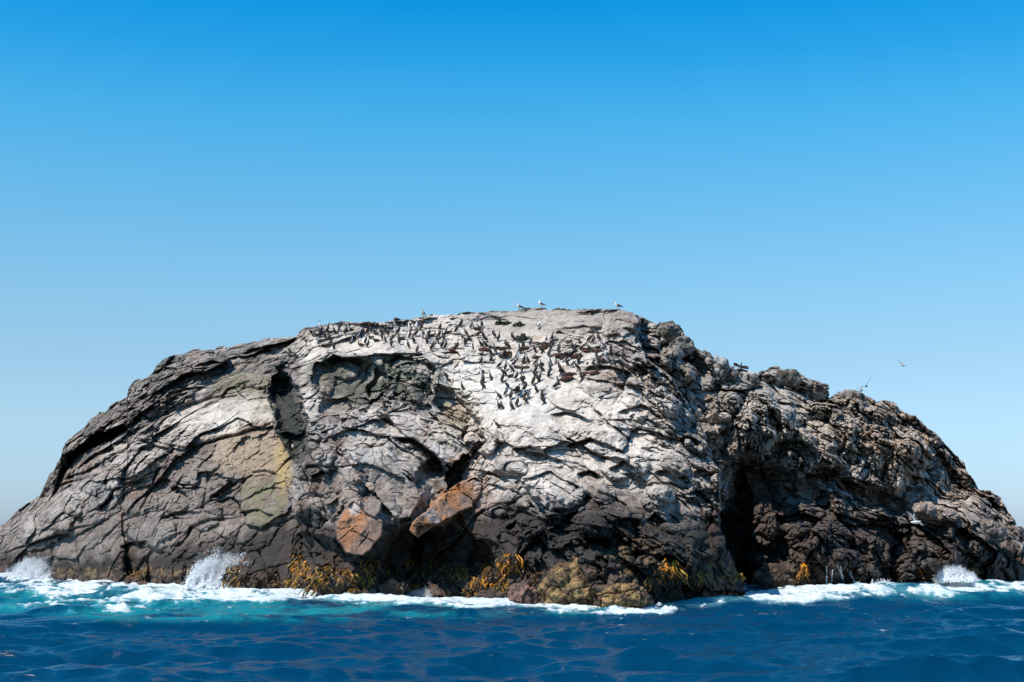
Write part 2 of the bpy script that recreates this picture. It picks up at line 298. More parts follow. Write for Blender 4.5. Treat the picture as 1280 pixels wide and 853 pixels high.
# big ledges and joints
for l, a, f in [([(480,515),(505,545),(545,565),(562,590)],2.2,40),([(560,470),(575,500),(600,530),(608,555),(590,575)],1.6,30),([(372,655),(400,660),(420,640),(432,600)][::-1],1.0,30),
                ([(838,470),(860,500),(880,540)],1.2,26),([(660,560),(700,575),(722,590)],.9,18),([(470,560),(500,590),(525,612)],.8,30),([(420,565),(445,598),(467,622)],.8,26),([(432,560),(455,588),(478,618)],-.7,20),
                ([(780,445),(830,480),(880,510),(890,540)],1.5,26),([(640,630),(700,650),(760,660),(800,690)],.9,18)]:
    drop(l, a, f)
for l, w, a in [([(0,694),(37,682),(67,670),(100,660),(125,655)],1.7,1.0),([(100,655),(112,640),(130,632),(145,612),(165,605),(185,602)],2,1.3),([(175,643),(185,620),(195,590),(203,583)],1.5,1.1),
   ([(250,645),(258,615),(262,595),(280,580)],2,1.3),([(212,697),(230,675),(240,660),(262,650),(300,648)],2,1.3),([(150,683),(165,680),(184,677)],2,1.2),([(183,682),(200,690),(215,695)],1.5,1.0),
   ([(165,553),(190,552),(207,556),(232,560),(262,555),(300,543),(345,528)],2.4,1.7),([(135,582),(150,566),(170,564)],2,1.4),([(190,575),(215,566),(240,572),(275,582)],1.3,.9),
   ([(140,538),(175,524),(212,517),(262,500),(320,494),(350,486)],3,1.6),([(60,640),(75,608),(100,602),(118,594)],2,1.1),([(250,512),(265,506),(282,500)],1.3,.8),([(112,690),(130,672),(150,655),(180,640)],1.4,.9),
   ([(200,655),(210,640),(220,650),(245,648)],1.2,.7),([(228,612),(245,610),(262,612),(290,600)],1.3,.8),([(262,612),(275,622),(300,610),(312,590)],2,1.2),([(310,592),(330,590),(356,598)],2,1.0),([(320,450),(300,470),(270,480),(240,482)],2.5,1.2),
   ([(375,570),(385,600),(402,622),(410,650)],1.5,1.0),([(420,562),(440,590),(467,622)],1.4,1.1),([(476,562),(500,585),(527,612)],1.1,.8),([(435,662),(455,672),(472,685)],1.2,.9),([(455,640),(478,655)],1,.6),([(450,665),(462,645)],1,.6),
   ([(467,622),(485,600),(486,588)],1,.7),([(540,600),(560,595),(600,560),(612,548)],1.6,1.0),([(747,386),(757,390),(757,406)],1.0,.9),([(640,428),(680,430),(722,430)],1.4,.7),([(720,598),(742,610),(770,625),(790,640)],1.6,1.1),
   ([(640,560),(680,572),(722,580),(745,592)],1.4,.9),([(770,590),(800,600),(820,610)],1.6,1.0),([(600,590),(625,597),(655,600)],1.8,1.2),([(690,540),(730,560),(770,580),(830,575),(870,600)],1.4,.8),([(730,500),(760,530),(800,560),(850,575)],1.6,.9),
   ([(780,445),(800,475),(830,500),(860,530)],2.4,1.4),([(700,650),(730,672),(770,690),(800,720)],1.6,.9),([(620,660),(650,640),(690,655),(720,675)],2,1.2),([(930,600),(1000,602),(1060,625),(1120,655)],2.4,1.6),([(900,490),(915,520),(920,580)],2.4,1.6),([(936,490),(938,530),(948,590)],2,1.3),
   ([(960,500),(966,540),(972,580)],2.4,1.4),([(985,520),(1020,545),(1060,560)],2,1.2),([(1000,500),(1050,540),(1110,560),(1160,610)],1.8,1.0),([(1040,510),(1090,530),(1140,545)],1.6,.9),([(1120,640),(1160,660),(1220,700)],2,1.2),([(1150,580),(1200,620),(1260,660)],2,1.2)]:
    groove(l, w, a)
calm = np.ones(PX.shape, np.float32)
def polymask(poly, w=1.0):
    x = PX+wob2*.3; y = PY+wob*.3; d, _, _ = sdist(poly+poly[:1], x, y); ins = np.zeros(PX.shape, bool)
    for (x0, y0), (x1, y1) in zip(poly, poly[1:]+poly[:1]):
        if y0 == y1: continue
        ins ^= ((y0 > y) != (y1 > y)) & (x < (x1-x0)*(y-y0)/(y1-y0)+x0)
    return sstep(-w, w, np.where(ins, d, -d))
def flat(poly, Y0, gx, gy, keepamp=.25):
    global Y, calm
    m = polymask(poly); cx = np.mean([p[0] for p in poly]); cy = np.mean([p[1] for p in poly])
    Y = Y*(1-m)+(Y0+(PX-cx)*gx+(PY-cy)*gy)*m; calm = calm*(1-m*(1-keepamp)); return m
mSlab = flat([(420,660),(428,642),(443,625),(452,632),(478,652),(476,668),(464,686),(452,694),(432,690),(421,676)], 91.6, -.012, -.035)
mBlock = flat([(455,630),(464,620),(477,627),(474,642),(468,648),(456,640)], 92.0, -.02, -.03)
mOr = flat([(512,662),(516,652),(530,640),(548,626),(562,612),(578,600),(592,604),(590,634),(572,642),(545,656),(522,673)], 94.3, .045, -.06, .7)
mGrey = flat([(438,566),(452,560),(476,565),(494,582),(520,606),(526,622),(512,646),(496,648),(478,630),(462,600)], 95.0, .012, -.05, .45)
for l in ([(435,662),(452,669),(470,682)],[(449,684),(462,662),(468,650)],[(456,640),(468,652)]): groove(l, .9, .55)
for cx, cy, rx, ry, an in ((688,612,36,24,25),(745,614,24,14,30),(50,655,52,26,-40),(285,512,80,22,-5),(190,650,90,40,-10),(300,570,60,30,0),(505,530,24,16,10),(430,600,20,24,0),(660,400,120,16,0),(320,475,50,16,0)):
    c, s_ = math.cos(R(an)), math.sin(R(an)); u = ((PX-cx)*c+(PY-cy)*s_)/rx; v = (-(PX-cx)*s_+(PY-cy)*c)/ry
    calm = calm*(1-.5*(1-sstep(.6, 1.2, np.sqrt(u*u+v*v)+.1*wob/9)))
Y = Y.astype(np.float32)
# fractured relief on three families of joints
P0 = at(PX, PY, Y).astype(np.float32)
wp = np.stack([fbm(P0/4.5, 4, 51, .6), fbm(P0/4.5, 4, 57, .6), fbm(P0/4.5, 4, 63, .6)], -1)*.75+np.stack([vnoise(P0/.6, 71), vnoise(P0/.6, 72), vnoise(P0/.6, 73)], -1)*.05
Pw = (P0+wp).astype(np.float32)
def blob(cx, cy, rx, ry, ang=0, soft=.35, nz=.6):
    c, s = math.cos(R(ang)), math.sin(R(ang)); x = PX-cx; y = PY-cy
    u = (x*c+y*s)/rx; v = (-x*s+y*c)/ry; r = np.sqrt(u*u+v*v)+NZ*nz
    return 1-sstep(1-soft, 1+soft, r)
NZ = fbm(P0/2.2, 5, 81, .62)
roughL = np.maximum(blob(160,500,150,40,-35), blob(270,455,110,26,-8))
amp = np.where(leftside, .62+1.05*roughL, 1.0)
smoothC = np.clip(blob(560,440,170,36,-2)+blob(640,470,110,60,20)+blob(690,405,110,18), 0, 1)
amp = np.where(slope, .95-.58*smoothC, amp); amp = np.where(mid, .75, amp); amp = np.where(rightside, 1.15, amp)
edge = np.zeros(PX.shape, np.float32); cellr = np.zeros(PX.shape, np.float32)
vary = .45+1.05*sstep(-.28, .28, fbm(P0/7.5, 3, 231)); vary = vary.astype(np.float32)          # whole slabs here, shattered ground there
def apply(mask, ang, stretch, seed, big, rnd, rg):
    ys = P0[mask]; pw = Pw[mask]
    d0, e0, c0 = fracture(pw, big*2.3, stretch*.6, ang-6, seed+3, rnd=rnd*.8, step=.42, tilt=.7, crack=.04, cw=.03)
    d1, e1, c1 = fracture(pw, big, stretch, ang, seed, rnd=rnd, step=.36, tilt=.8, crack=.07, cw=.05)
    d2, e2, c2 = fracture(pw, big*.42, stretch*.6, ang+24, seed+1, rnd=rnd*1.1, step=.42, tilt=.95, crack=.08, cw=.07, quick=True)
    d3, e3, c3 = fracture(pw, big*.17, stretch*.55, ang-22, seed+2, rnd=rnd, step=.45, tilt=1.0, crack=.08, cw=.08, quick=True)
    gate = sstep(-.25, .35, fbm(ys/5, 3, seed+9))            # some faces stay whole, others are shattered
    edge[mask] = np.minimum(e1, e2*.6+.1); cellr[mask] = c2
    c, s = math.cos(R(ang)), math.sin(R(ang))
    q = np.stack([(pw[..., 0]*c+pw[..., 2]*s)/(big*.5*stretch), pw[..., 1]/big, (-pw[..., 0]*s+pw[..., 2]*c)/(big*.32)], -1)
    rid = (.35-np.abs(fbm(q, 4, seed+5, .58)))*rg                   # ribs and splinters along the bedding
    return d0*(1-smoothC[mask]*.8)/np.maximum(vary[mask], .6)+d1+d2*(.6+.7*gate)+d3*(.6+.9*gate)+rid*(.6+.9*gate)
disp = np.zeros(PX.shape, np.float32)
for m, ang, st, seed, big, rnd, rg in [(leftside, 20, 1.8, 100, 3.2, .09, .7), (mid, -48, 1.9, 200, 2.8, .10, .8), (slope, -36, 2.2, 300, 2.3, .12, 1.5), (rightside, -35, 1.3, 400, 2.2, .34, .7)]:
    disp[m] = apply(m, ang, st, seed, big, rnd, rg)
fine = (fbm(P0/.9, 4, 91, .6)*.22+np.abs(fbm(P0/2.6, 3, 95))*.35)
Y = Y-(disp*amp*calm*vary+fine*(.5+.5*amp)).astype(np.float32)
P = at(PX, PY, Y).astype(np.float32)

def normals(P):
    a = np.gradient(P, axis=0); b = np.gradient(P, axis=1); n = np.cross(b, a)
    n /= np.linalg.norm(n, axis=-1, keepdims=True)+1e-9; return n
Ns = normals(P)
# ---- colour of the stone, with shade painted into the buttress undercut
def mix(a, b, m): return a+(np.asarray(b, np.float32)-a)*m[..., None]
n1 = fbm(P0/6, 4, 111)*1.25; n2 = fbm(P0/1.1, 4, 121, .6)*1.2; n3 = fbm(P0*np.array([1, 1, .22])/.8, 3, 131, .6)
C = np.zeros(PX.shape+(3,), np.float32)+np.array([.29, .26, .24], np.float32)
C = mix(C, (.19,.14,.115), np.clip(.5+n1*1.6, 0, 1)*.75)
C = mix(C, (.34,.32,.31), sstep(.0, .6, n2)*.5)
C = C*(.62+.76*cellr[..., None])
sp1 = fbm(P0/.8, 5, 201, .75); C = mix(C, (.05,.044,.04), sstep(.05, .28, sp1+n2*.25)*.7); C = mix(C, (.46,.43,.40), sstep(.08, .3, fbm(P0/.9, 5, 205, .75)-n1*.2)*.55); C = mix(C, (.26,.15,.10), sstep(.1, .3, fbm(P0/2, 4, 209, .6))*.35)
brownL = np.clip(blob(290,610,110,90,0)+blob(200,670,220,50), 0, 1)*Lr(leftside)
C = mix(C, (.165,.125,.105), brownL*.6)
C = mix(C, (.13,.13,.10), roughL*.5*sstep(-.3, .4, n2)); C = mix(C, (.05,.055,.05), roughL*sstep(-.1, .3, -n1*.5+n2)*.65)
tan = np.clip(blob(1130,560,110,50,25)+blob(1050,520,90,30,10), 0, 1); C = mix(C, (.36,.26,.17), tan*.62*sstep(-.4, .15, n2)); C = mix(C, (.34,.31,.27), blob(970,520,90,60,0)*.5); C = C*(1+.32*Lr(rightside))[..., None]
pale = np.clip(blob(860,440,60,40,40)+blob(900,470,40,30), 0, 1); C = mix(C, (.27,.26,.23), pale*.6)
# moss and lichens
C = mix(C, (.17,.17,.085), np.clip(blob(328,628,24,28)*.5+blob(325,510,30,22)*.6+blob(300,480,40,14)*.5, 0, 1)*sstep(-.5, .3, n2+.2))
C = mix(C, (.10,.11,.05), np.clip(blob(350,428,40,10)*.6+blob(640,405,30,8)*.7+blob(655,424,20,8)*.6, 0, 1)*sstep(-.2, .4, n2))
C = mix(C, (.40,.30,.20), blob(318,560,46,44)*.6); C = mix(C, (.44,.31,.13), blob(354,578,9,40,0,.6,.8)*.8*sstep(-.8, .1, n2)); C = mix(C, (.20,.20,.105), blob(332,626,24,28,0,.5,.8)*.6*sstep(-.5, .2, n2))
C = mix(C, (.48,.20,.065), np.maximum(mOr, blob(560,632,52,20,-38, .5)*.8)*.9*sstep(-.35, .15, n2+.12)); C = mix(C, (.24,.12,.075), blob(588,630,34,26,-30)*.5)
C = mix(C, (.27,.16,.115), mSlab*.75); C = mix(C, (.38,.17,.08), mSlab*blob(436,660,16,26,20)*.85); C = mix(C, (.5,.46,.42), mSlab*blob(444,634,6,10,20)*.8); C = mix(C, (.25,.20,.18), mBlock*.8); C = mix(C, (.33,.17,.09), blob(582,572,20,14,-30)*.6)
C = mix(C, (.30,.22,.12), np.clip(blob(575,520,26,36,-20)*.6+blob(560,540,30,20)*.4, 0, 1))
C = mix(C, (.24,.14,.10), np.clip(blob(720,440,90,18,10)*.5+blob(660,395,60,6)*.3, 0, 1)*sstep(0, .4, n2))
# droppings: on faces that look up, thinning downhill, streaky
gz = (1-.85*np.maximum(mOr, mSlab*.6))*np.clip(blob(590,425,215,30,-1)+blob(640,475,150,50,12)+blob(640,550,90,70,20)*.78+blob(740,550,110,50,25)*.72+blob(490,545,70,45,20)*.6+blob(800,520,60,60,30)*.55+blob(300,515,90,22,-5)*.75+blob(210,545,90,22,-15)*.45
   +blob(880,600,40,50)*.35+blob(960,525,60,30)*.35+blob(60,650,50,22,-35)*.45+blob(150,590,50,18,-20)*.35+blob(700,605,36,18,20)*.7+blob(1000,630,40,12,20)*.3+blob(1040,645,60,8,25)*.3+blob(390,470,14,50)*.6+blob(1225,655,40,10,30)*.3+blob(600,400,120,10)*.3+blob(1090,505,50,8)*.3, 0, 1)
up = Ns[..., 2]
gu = gz*sstep(-.15, .55, up+n3*.7+(gz-.62)*1.0+n2*.45+n1*.3-.06)
C = mix(C, (.63,.57,.505), np.clip(gu, 0, 1)*np.clip(.80+.35*n3+.3*n2, 0, 1))
C = mix(C, (.34,.30,.26), blob(700,402,110,20,0)*.75); C = mix(C, (.15,.12,.095), sstep(.05, .3, fbm(P0/.6, 5, 191, .75))*.65*(1-.35*smoothC))
slab = blob(630,485,60,30,20)*sstep(.2, .8, up); C = mix(C, (.68,.66,.61), slab*.5)
C = mix(C, (.30,.20,.12), blob(690,440,120,26,8)*sstep(.12, .5, n2+.12*n1)*.6)
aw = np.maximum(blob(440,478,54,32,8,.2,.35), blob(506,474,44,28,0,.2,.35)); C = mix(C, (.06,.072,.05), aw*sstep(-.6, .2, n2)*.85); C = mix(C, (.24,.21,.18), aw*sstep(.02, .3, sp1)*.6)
C = mix(C, (.032,.037,.034), np.clip(blob(360,520,19,62,-14,.3,.5), 0, 1)*sstep(-1.2, -.25, n2+n1*.3)*.95)  # shade of the buttress undercut, painted in over rock that is dark anyway
# tide zone: black algae, then reddish crust and barnacles close to the water
TZ = np.interp(gpx, [-90,0,100,200,300,350,380,440,480,520,560,600,640,700,760,800,870,905,930,1000,1060,1100,1200,1280,1420], [690,684,690,684,666,648,648,658,650,650,652,640,626,634,628,640,650,640,560,618,634,636,660,686,694])
tz = sstep(-14, 16, PY-TZ+n1*16+n2*12)
tz = tz*(1-.75*np.maximum(mOr, mSlab))
C = mix(C, (.028,.024,.021), tz*(.93-.13*Lr(rightside)))
C = mix(C, (.085,.05,.042), tz*sstep(-.1, .5, n1+n2*.6)*.55)
bz = sstep(-4, 10, PY-np.interp(gpx, [-90,0,200,300,400,500,600,680,740,800,860,930,1000,1100,1200,1280,1420], [712,712,712,715,718,722,712,715,700,712,716,700,712,716,708,704,704])+n2*10)
C = mix(C, (.16,.105,.075), bz*sstep(-.1, .4, fbm(P0/.5, 4, 141, .7)+.05)*.7)
C = mix(C, (.26,.18,.085), np.clip(blob(800,705,55,30)*.5+blob(900,715,30,20)*.6+blob(150,715,80,7)*.6, 0, 1)*sstep(0, .35, fbm(P0/.7, 4, 151, .7)))
C = np.clip(C, .01, .85)
# the far side of the island: down from the crest, well below the line of sight
nb = 46; s = (np.linspace(0, 1, nb+1)[1:])[:, None]
top = P[-1][None]; dep = 26+6*fbm(np.stack([gpx/80, gpx*0, gpx*0], -1), 3, 161)
B = np.zeros((nb, NX, 3), np.float32)
B[..., 1] = top[..., 1]+s*dep*np.clip((top[..., 2]+2)/20, .15, 1); B[..., 0] = top[..., 0]*(B[..., 1]/top[..., 1])**.5
B[..., 2] = (top[..., 2]+2)*(1-s**1.9)-2-.5*s
sel = B.copy(); bn = fbm(sel/3, 4, 171)*1.2*np.minimum(1, s*3); B[..., 1] += bn; B[..., 2] -= np.abs(bn)*.5
CB = np.zeros_like(B)+np.array([.2,.18,.16]); CB = CB*(1+.5*fbm(sel/1.3, 4, 181)[..., None])
CB = CB*s[..., None]+C[-1][None]*(1-s[..., None]); CB[B[..., 2] < 3.2] *= .3
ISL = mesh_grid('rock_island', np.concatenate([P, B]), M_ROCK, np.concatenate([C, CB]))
tag(ISL, kind='structure')

def surf(px, py):
    """the point of the rock face seen at a photo pixel, and its colour"""
    i = (px+90)/1510*(NX-1); i0 = int(np.clip(i, 0, NX-2)); ii = int(round(i))
    t = (py-base_py[ii])/(ridge[ii]-base_py[ii])
    j = int(np.clip(round(t*(NV-1)), 0, NV-1))
    return P[j, ii].astype(float), C[j, ii]

# ---------------------------------------------------------------- sea
def water_grid():
    ya = 26*np.exp(np.linspace(0, math.log(150/26), 860)); yb = 150*np.exp(np.linspace(0, math.log(9000/150), 90))[1:]
    y = np.concatenate([ya, yb]); a = np.linspace(-.50, .50, 1250)
    return a[None]*y[:, None], np.broadcast_to(y[:, None], (len(y), len(a))).copy(), a
WX, WY, wa = water_grid(); WX = WX.copy()
wr = np.random.default_rng(29)
H = np.zeros_like(WX); DX = np.zeros_like(WX); DY = np.zeros_like(WX)
fadeY = 1/(1+(WY/170)**3)
for k in range(130):
    lam = .45*(14/.45)**(wr.random()**1.05); th = R(-86)+wr.normal()*(.50 if lam < 2 else .34)     # travelling direction
    amp_ = .0068*lam**.97*(.6+.8*wr.random())
    kk = 2*math.pi/lam; ph = wr.random()*6.28
    arg = kk*(WX*math.cos(th)+WY*math.sin(th))+ph
    loc = 1 if lam > 5 else (.5+.72*sstep(-.35, .45, vnoise(np.stack([WX/(6+lam*2), WY/(3+lam), WX*0], -1), k % 7)))
    f = loc/(1+(WY*.0035/lam)**2)
    c_ = np.cos(arg); s_ = np.sin(arg)
    H += amp_*f*c_; DX -= amp_*f*s_*math.cos(th)*.85; DY -= amp_*f*s_*math.sin(th)*.85
H *= fadeY; DX *= fadeY; DY *= fadeY
wpx = 640+WX/WY*F/cp
ys = np.interp(wpx, *np.array(SHORE, float).T); off = ys-WY             # metres out from the rock
H *= np.clip(.45+off/22, .45, 1)
# swell running up against the rock
H += np.interp(wpx, [-90,0,200,330,420,640,760,900,1000,1280], [.75,.75,.5,.35,.2,.12,0,.1,.45,.55])*np.exp(-(np.clip(off-1, 0, None)/9)**2)
def hump(px, Y0, wpxl, wY, a, skew=0):
    d = (WY-Y0-(wpx-px)*skew)/wY
    return a*np.exp(-((wpx-px)/wpxl)**2)*np.where(d < 0, np.exp(-(d)**2), np.exp(-(d*.8)**2))
H += hump(1095, 93, 80, 4, 1.0, .02)+hump(1190, 98, 90, 5, .2)+hump(870, 84, 100, 3, .28)+hump(160, 88, 200, 5, .32, -.01)+hump(590, 82, 110, 3.2, .38)+hump(420, 84, 150, 3, .25)
nzw = lambda sx, sy, sd, o=4, g=.55: fbm(np.stack([WX/sx, WY/sy, WX*0+sd], -1), o, int(sd), g)
WPz = np.stack([WX, WY, H], -1); wpx2, wpy = to_px(WPz)
def wb(cx, cy, rx, ry, ang=0, soft=.5):
    c, s_ = math.cos(R(ang)), math.sin(R(ang)); x = wpx2-cx; y = wpy-cy
    u = (x*c+y*s_)/rx; v = (-x*s_+y*c)/ry
    return 1-sstep(1-soft, 1+soft, np.sqrt(u*u+v*v))
fn = nzw(2.6, 4.2, 5, 5, .6); fn2 = nzw(.55, .9, 9, 4, .6); fn3 = nzw(9, 12, 15, 3)
shoref = np.exp(-np.clip(off, 0, None)/np.interp(wpx, [0,200,400,500,600,660,700,900,940,1050,1280], [4,3,1.6,1.8,2.2,1,.6,.8,2.5,3,4]))
zone = np.clip(wb(200,739,230,13,1)+wb(30,716,70,9)*1.1+wb(1015,740,80,9,0)*.6+wb(110,760,120,9)*.35+wb(480,745,170,11,2)+wb(590,745,110,12,3)*1.2+wb(665,752,60,9,6)+wb(860,757,80,7,-6)*.9+wb(760,764,90,5)*.7+wb(1015,744,75,11,-2)*1.3+wb(1180,733,110,10,0)*.9+wb(1155,742,60,7)*.5+wb(590,757,22,6)*.9+wb(200,757,150,10)*.28+wb(1240,716,50,8)*.7, 0, 1.3)
fn4 = nzw(1.3, 1.1, 41, 4, .65)
near = sstep(.02, .35, zone+shoref*.8)
foam = np.clip(zone*.84+shoref*.5-.40+fn*.85+fn4*.95+fn2*.6+fn3*.45, 0, 1)
foam = sstep(.0, .75, foam)*near
caps = sstep(.36, .46, nzw(1.3, 1.0, 31, 4)+.25*sstep(.1, .3, H)-.06)*sstep(752, 765, wpy)*sstep(815, 780, wpy); foam = np.clip(foam+caps*.35*sstep(.05, .35, fn2), 0, 1)
teal = np.clip(wb(200,754,280,20,1)*1.35+wb(520,754,210,15,2)*1.2+wb(660,758,80,10)*.9+wb(330,760,300,16,0)*.4+wb(1190,735,130,15)*.8+wb(950,742,60,9)*.5+shoref*.35, 0, 1)*sstep(-.45, .35, fn3*.7+fn*.9+fn4*.5+.1)
H2 = H+foam*(.03+.12*np.clip(fn2+.2, 0, 1)+.22*np.clip(fn4, 0, 1))*sstep(60, 80, WY)
deep = np.array([.0001, .040, .094]); tl = np.array([.010, .20, .235]); 
WC = deep+(tl-deep)*(teal**1.2)[..., None]; WC = WC+(np.array([.22, .55, .58])-WC)*(np.clip(zone*.7+fn*.6+fn4*.6-.38, 0, 1)*.7*near)[..., None]
WP = np.stack([WX+DX, WY+DY, H2], -1)
m = bpy.data.materials.new('sea_water'); m.use_nodes = True; n = m.node_tree; b = n.nodes['Principled BSDF']
ac = n.nodes.new('ShaderNodeAttribute'); ac.attribute_name = 'Col'; af = n.nodes.new('ShaderNodeAttribute'); af.attribute_name = 'foam'
tc = n.nodes.new('ShaderNodeTexCoord')
mp = n.nodes.new('ShaderNodeMapping'); mp.inputs['Scale'].default_value = (.45, 1, 1); n.links.new(tc.outputs['Object'], mp.inputs[0])
t1 = n.nodes.new('ShaderNodeTexNoise'); t1.inputs['Scale'].default_value = 3.2; t1.inputs['Detail'].default_value = 5; t1.inputs['Roughness'].default_value = .6; n.links.new(mp.outputs[0], t1.inputs['Vector'])
bp = n.nodes.new('ShaderNodeBump'); bp.inputs['Strength'].default_value = .9; bp.inputs['Distance'].default_value = .12
n.links.new(t1.outputs[0], bp.inputs['Height'])
t2 = n.nodes.new('ShaderNodeTexNoise'); t2.inputs['Scale'].default_value = 2.6; t2.inputs['Detail'].default_value = 8; t2.inputs['Roughness'].default_value = .7; n.links.new(mp.outputs[0], t2.inputs['Vector'])
ad = n.nodes.new('ShaderNodeMath'); ad.operation = 'MULTIPLY_ADD'; ad.inputs[1].default_value = 2.6; ad.inputs[2].default_value = -1.35; n.links.new(t2.outputs[0], ad.inputs[0])
gt = n.nodes.new('ShaderNodeMapRange'); gt.inputs[2].default_value = .22; n.links.new(af.outputs['Fac'], gt.inputs[0])      # lace only where there is foam at all
gm = n.nodes.new('ShaderNodeMath'); gm.operation = 'MULTIPLY'; n.links.new(gt.outputs[0], gm.inputs[0]); n.links.new(ad.outputs[0], gm.inputs[1])
ad2 = n.nodes.new('ShaderNodeMath'); ad2.operation = 'ADD'; n.links.new(af.outputs['Fac'], ad2.inputs[0]); n.links.new(gm.outputs[0], ad2.inputs[1])
mr = n.nodes.new('ShaderNodeMapRange'); mr.interpolation_type = 'SMOOTHSTEP'; mr.inputs[1].default_value = .18; mr.inputs[2].default_value = 1.05; n.links.new(ad2.outputs[0], mr.inputs[0])
mx = n.nodes.new('ShaderNodeMix'); mx.data_type = 'RGBA'; n.links.new(mr.outputs[0], mx.inputs[0]); n.links.new(ac.outputs['Color'], mx.inputs[6]); mx.inputs[7].default_value = (.70, .76, .78, 1)
n.links.new(mx.outputs[2], b.inputs['Base Color'])
mr2 = n.nodes.new('ShaderNodeMapRange'); mr2.inputs[3].default_value = .09; mr2.inputs[4].default_value = .8; n.links.new(mr.outputs[0], mr2.inputs[0]); n.links.new(mr2.outputs[0], b.inputs['Roughness'])
b.inputs['IOR'].default_value = 1.33; b.inputs['Specular IOR Level'].default_value = .45; n.links.new(bp.outputs[0], b.inputs['Normal'])
M_SEA = m
fc = (foam[:-1, :-1]+foam[1:, 1:]+foam[:-1, 1:]+foam[1:, :-1])/4; isf = (fc > .5) & (WY[:-1, :-1] > 55) & (WY[:-1, :-1] < 150)
sea = mesh_grid('water', WP, M_SEA, WC, keep=~isf, attrs={'foam': foam}); tag(sea, kind='structure')
sf = mesh_grid('surf_foam', WP, M_SEA, WC, keep=isf, attrs={'foam': foam}); tag(sf, 'white surf foam spread over the water along the foot of the rock', 'foam', kind='stuff')
#OBJECTS_BELOW
# ---------------------------------------------------------------- loose boulders
import bmesh
def ico(sub):
    bm = bmesh.new(); bmesh.ops.create_icosphere(bm, subdivisions=sub, radius=1)
    V = np.array([v.co for v in bm.verts]); T = np.array([[v.index for v in f.verts] for f in bm.faces]); bm.free(); return V, T
ICO5, ICO6, ICO7 = ico(5), ico(6), ico(7)
def loose_rock(px, py, rx, rz, ry, seed, colour, second, label, group=None, dy=0, cell=1.1, name='boulder', white=0, fine_a=1):
    """rx, rz: half width and height in photo pixels, ry: half depth in metres"""
    c, _ = surf(px, py); c = c.copy(); c[1] += dy; m = c[1]/F
    IC = ICO7 if rx > 25 else ICO6; V = IC[0].copy(); sg = np.sign(V); V = sg*np.abs(V)**(.78+.3*TB[seed*7, :3])
    V = V*np.array([rx*m, ry, rz*m]); L = V.copy()+seed*13.7
    d, e, t = fracture(L.astype(np.float32), cell, 1.3, 25*seed % 90, 500+seed, rnd=.05, step=.22, tilt=.6)
    d2, _, t2 = fracture((L*1.02+fbm(L, 3, 650+seed)[:, None]*.3).astype(np.float32), cell*.38, 1.4, 25*seed % 90+20, 530+seed, rnd=.08, step=.3, tilt=.8)
    d = d*1.3+d2*1.1+fbm(L/.5, 5, 600+seed, .75)*.3*fine_a; t = t*.5+t2*.5
    nrm = V/np.linalg.norm(V, axis=1, keepdims=True); V = V+nrm*(d*.7)[:, None]
    n = fbm(L/.6, 4, 700+seed, .7)
    K = np.array(colour)[None]+(np.array(second)-np.array(colour))[None]*sstep(-.15, .35, n)[:, None]
    K = K*(.55+.75*t[:, None]); K = K+(np.array([.04, .035, .03])-K)*(sstep(-.02, .18, fbm(L/.45, 4, 750+seed, .8))*.75)[:, None]
    if white: K = K+(np.array([.55,.53,.5])-K)*(sstep(.3, .8, nrm[:, 2]+n*.4)*white)[:, None]
    o = mesh_np(name, V, IC[1], M_ROCK, np.clip(K, .01, .8)); o.location = c
    return tag(o, label, 'boulder', group)
GR, GR2, OC, OC2 = (.22,.20,.18), (.13,.115,.10), (.34,.22,.10), (.12,.07,.04)
loose_rock(901,460,9,15,1.0,1,(.30,.28,.26),(.2,.18,.17),'tall pale grey upright boulder standing on the ridge right of the dark cleft', white=.5)
loose_rock(914,470,8,9,.9,2,GR,GR2,'dark rounded boulder leaning against the tall upright boulder on the ridge')
loose_rock(937,476,10,11,.9,3,(.27,.26,.23),(.2,.18,.15),'grey wedge boulder with a white stained top on the right ridge', white=.8)
loose_rock(957,471,6,7,.6,4,GR2,(.06,.06,.055),'small dark round boulder on the skyline of the right ridge')
loose_rock(838,417,17,11,1.1,5,(.27,.25,.22),GR2,'flat pale boulder on the skyline just right of the highest crag')
loose_rock(852,434,12,9,.9,6,(.27,.25,.22),GR,'rounded boulder below the flat skyline boulder right of the crag')
loose_rock(878,456,13,17,1.2,7,(.25,.23,.21),GR2,'big rounded grey boulder left of the tall upright ridge boulder')
loose_rock(1018,489,17,11,1.2,8,(.28,.25,.21),GR2,'broad brown boulder with a pale cap at the end of the upper right ridge', white=.5)
loose_rock(984,473,15,10,1.0,9,(.25,.22,.19),GR2,'brown boulder on the ridge left of the broad pale capped one')
loose_rock(1063,497,17,7,1.0,10,(.31,.27,.24),GR,'low flat tan boulder on the skyline under the standing gull')
loose_rock(714,738,34,30,1.7,11,OC,OC2,'large ochre boulder crusted with barnacles at the foot of the rock', dy=-.3, cell=1.6, fine_a=1.6)
loose_rock(778,749,30,18,1.4,12,OC,OC2,'smaller ochre barnacle crusted boulder right of the large ochre one', dy=-.3, fine_a=1.6)
loose_rock(657,746,17,13,1.0,13,(.26,.15,.12),(.12,.07,.06),'pinkish crusted boulder in the surf left of the large ochre boulder', dy=-.4, fine_a=1.5)
loose_rock(1004,742,9,4,.6,14,(.05,.035,.03),(.11,.06,.045),'small wet reddish rock poking out of the white surf', dy=-1.5)
loose_rock(976,722,32,16,1.4,15,(.07,.05,.04),(.20,.13,.09),'squat dark crusted boulder at the waterline right of the black cleft')
loose_rock(1155,722,14,9,.9,16,(.05,.04,.03),(.14,.08,.05),'dark kelp fringed boulder left of the burst of white spray')
loose_rock(1236,665,20,14,1.3,17,(.25,.2,.18),GR2,'smooth pinkish brown boulder low on the right flank')
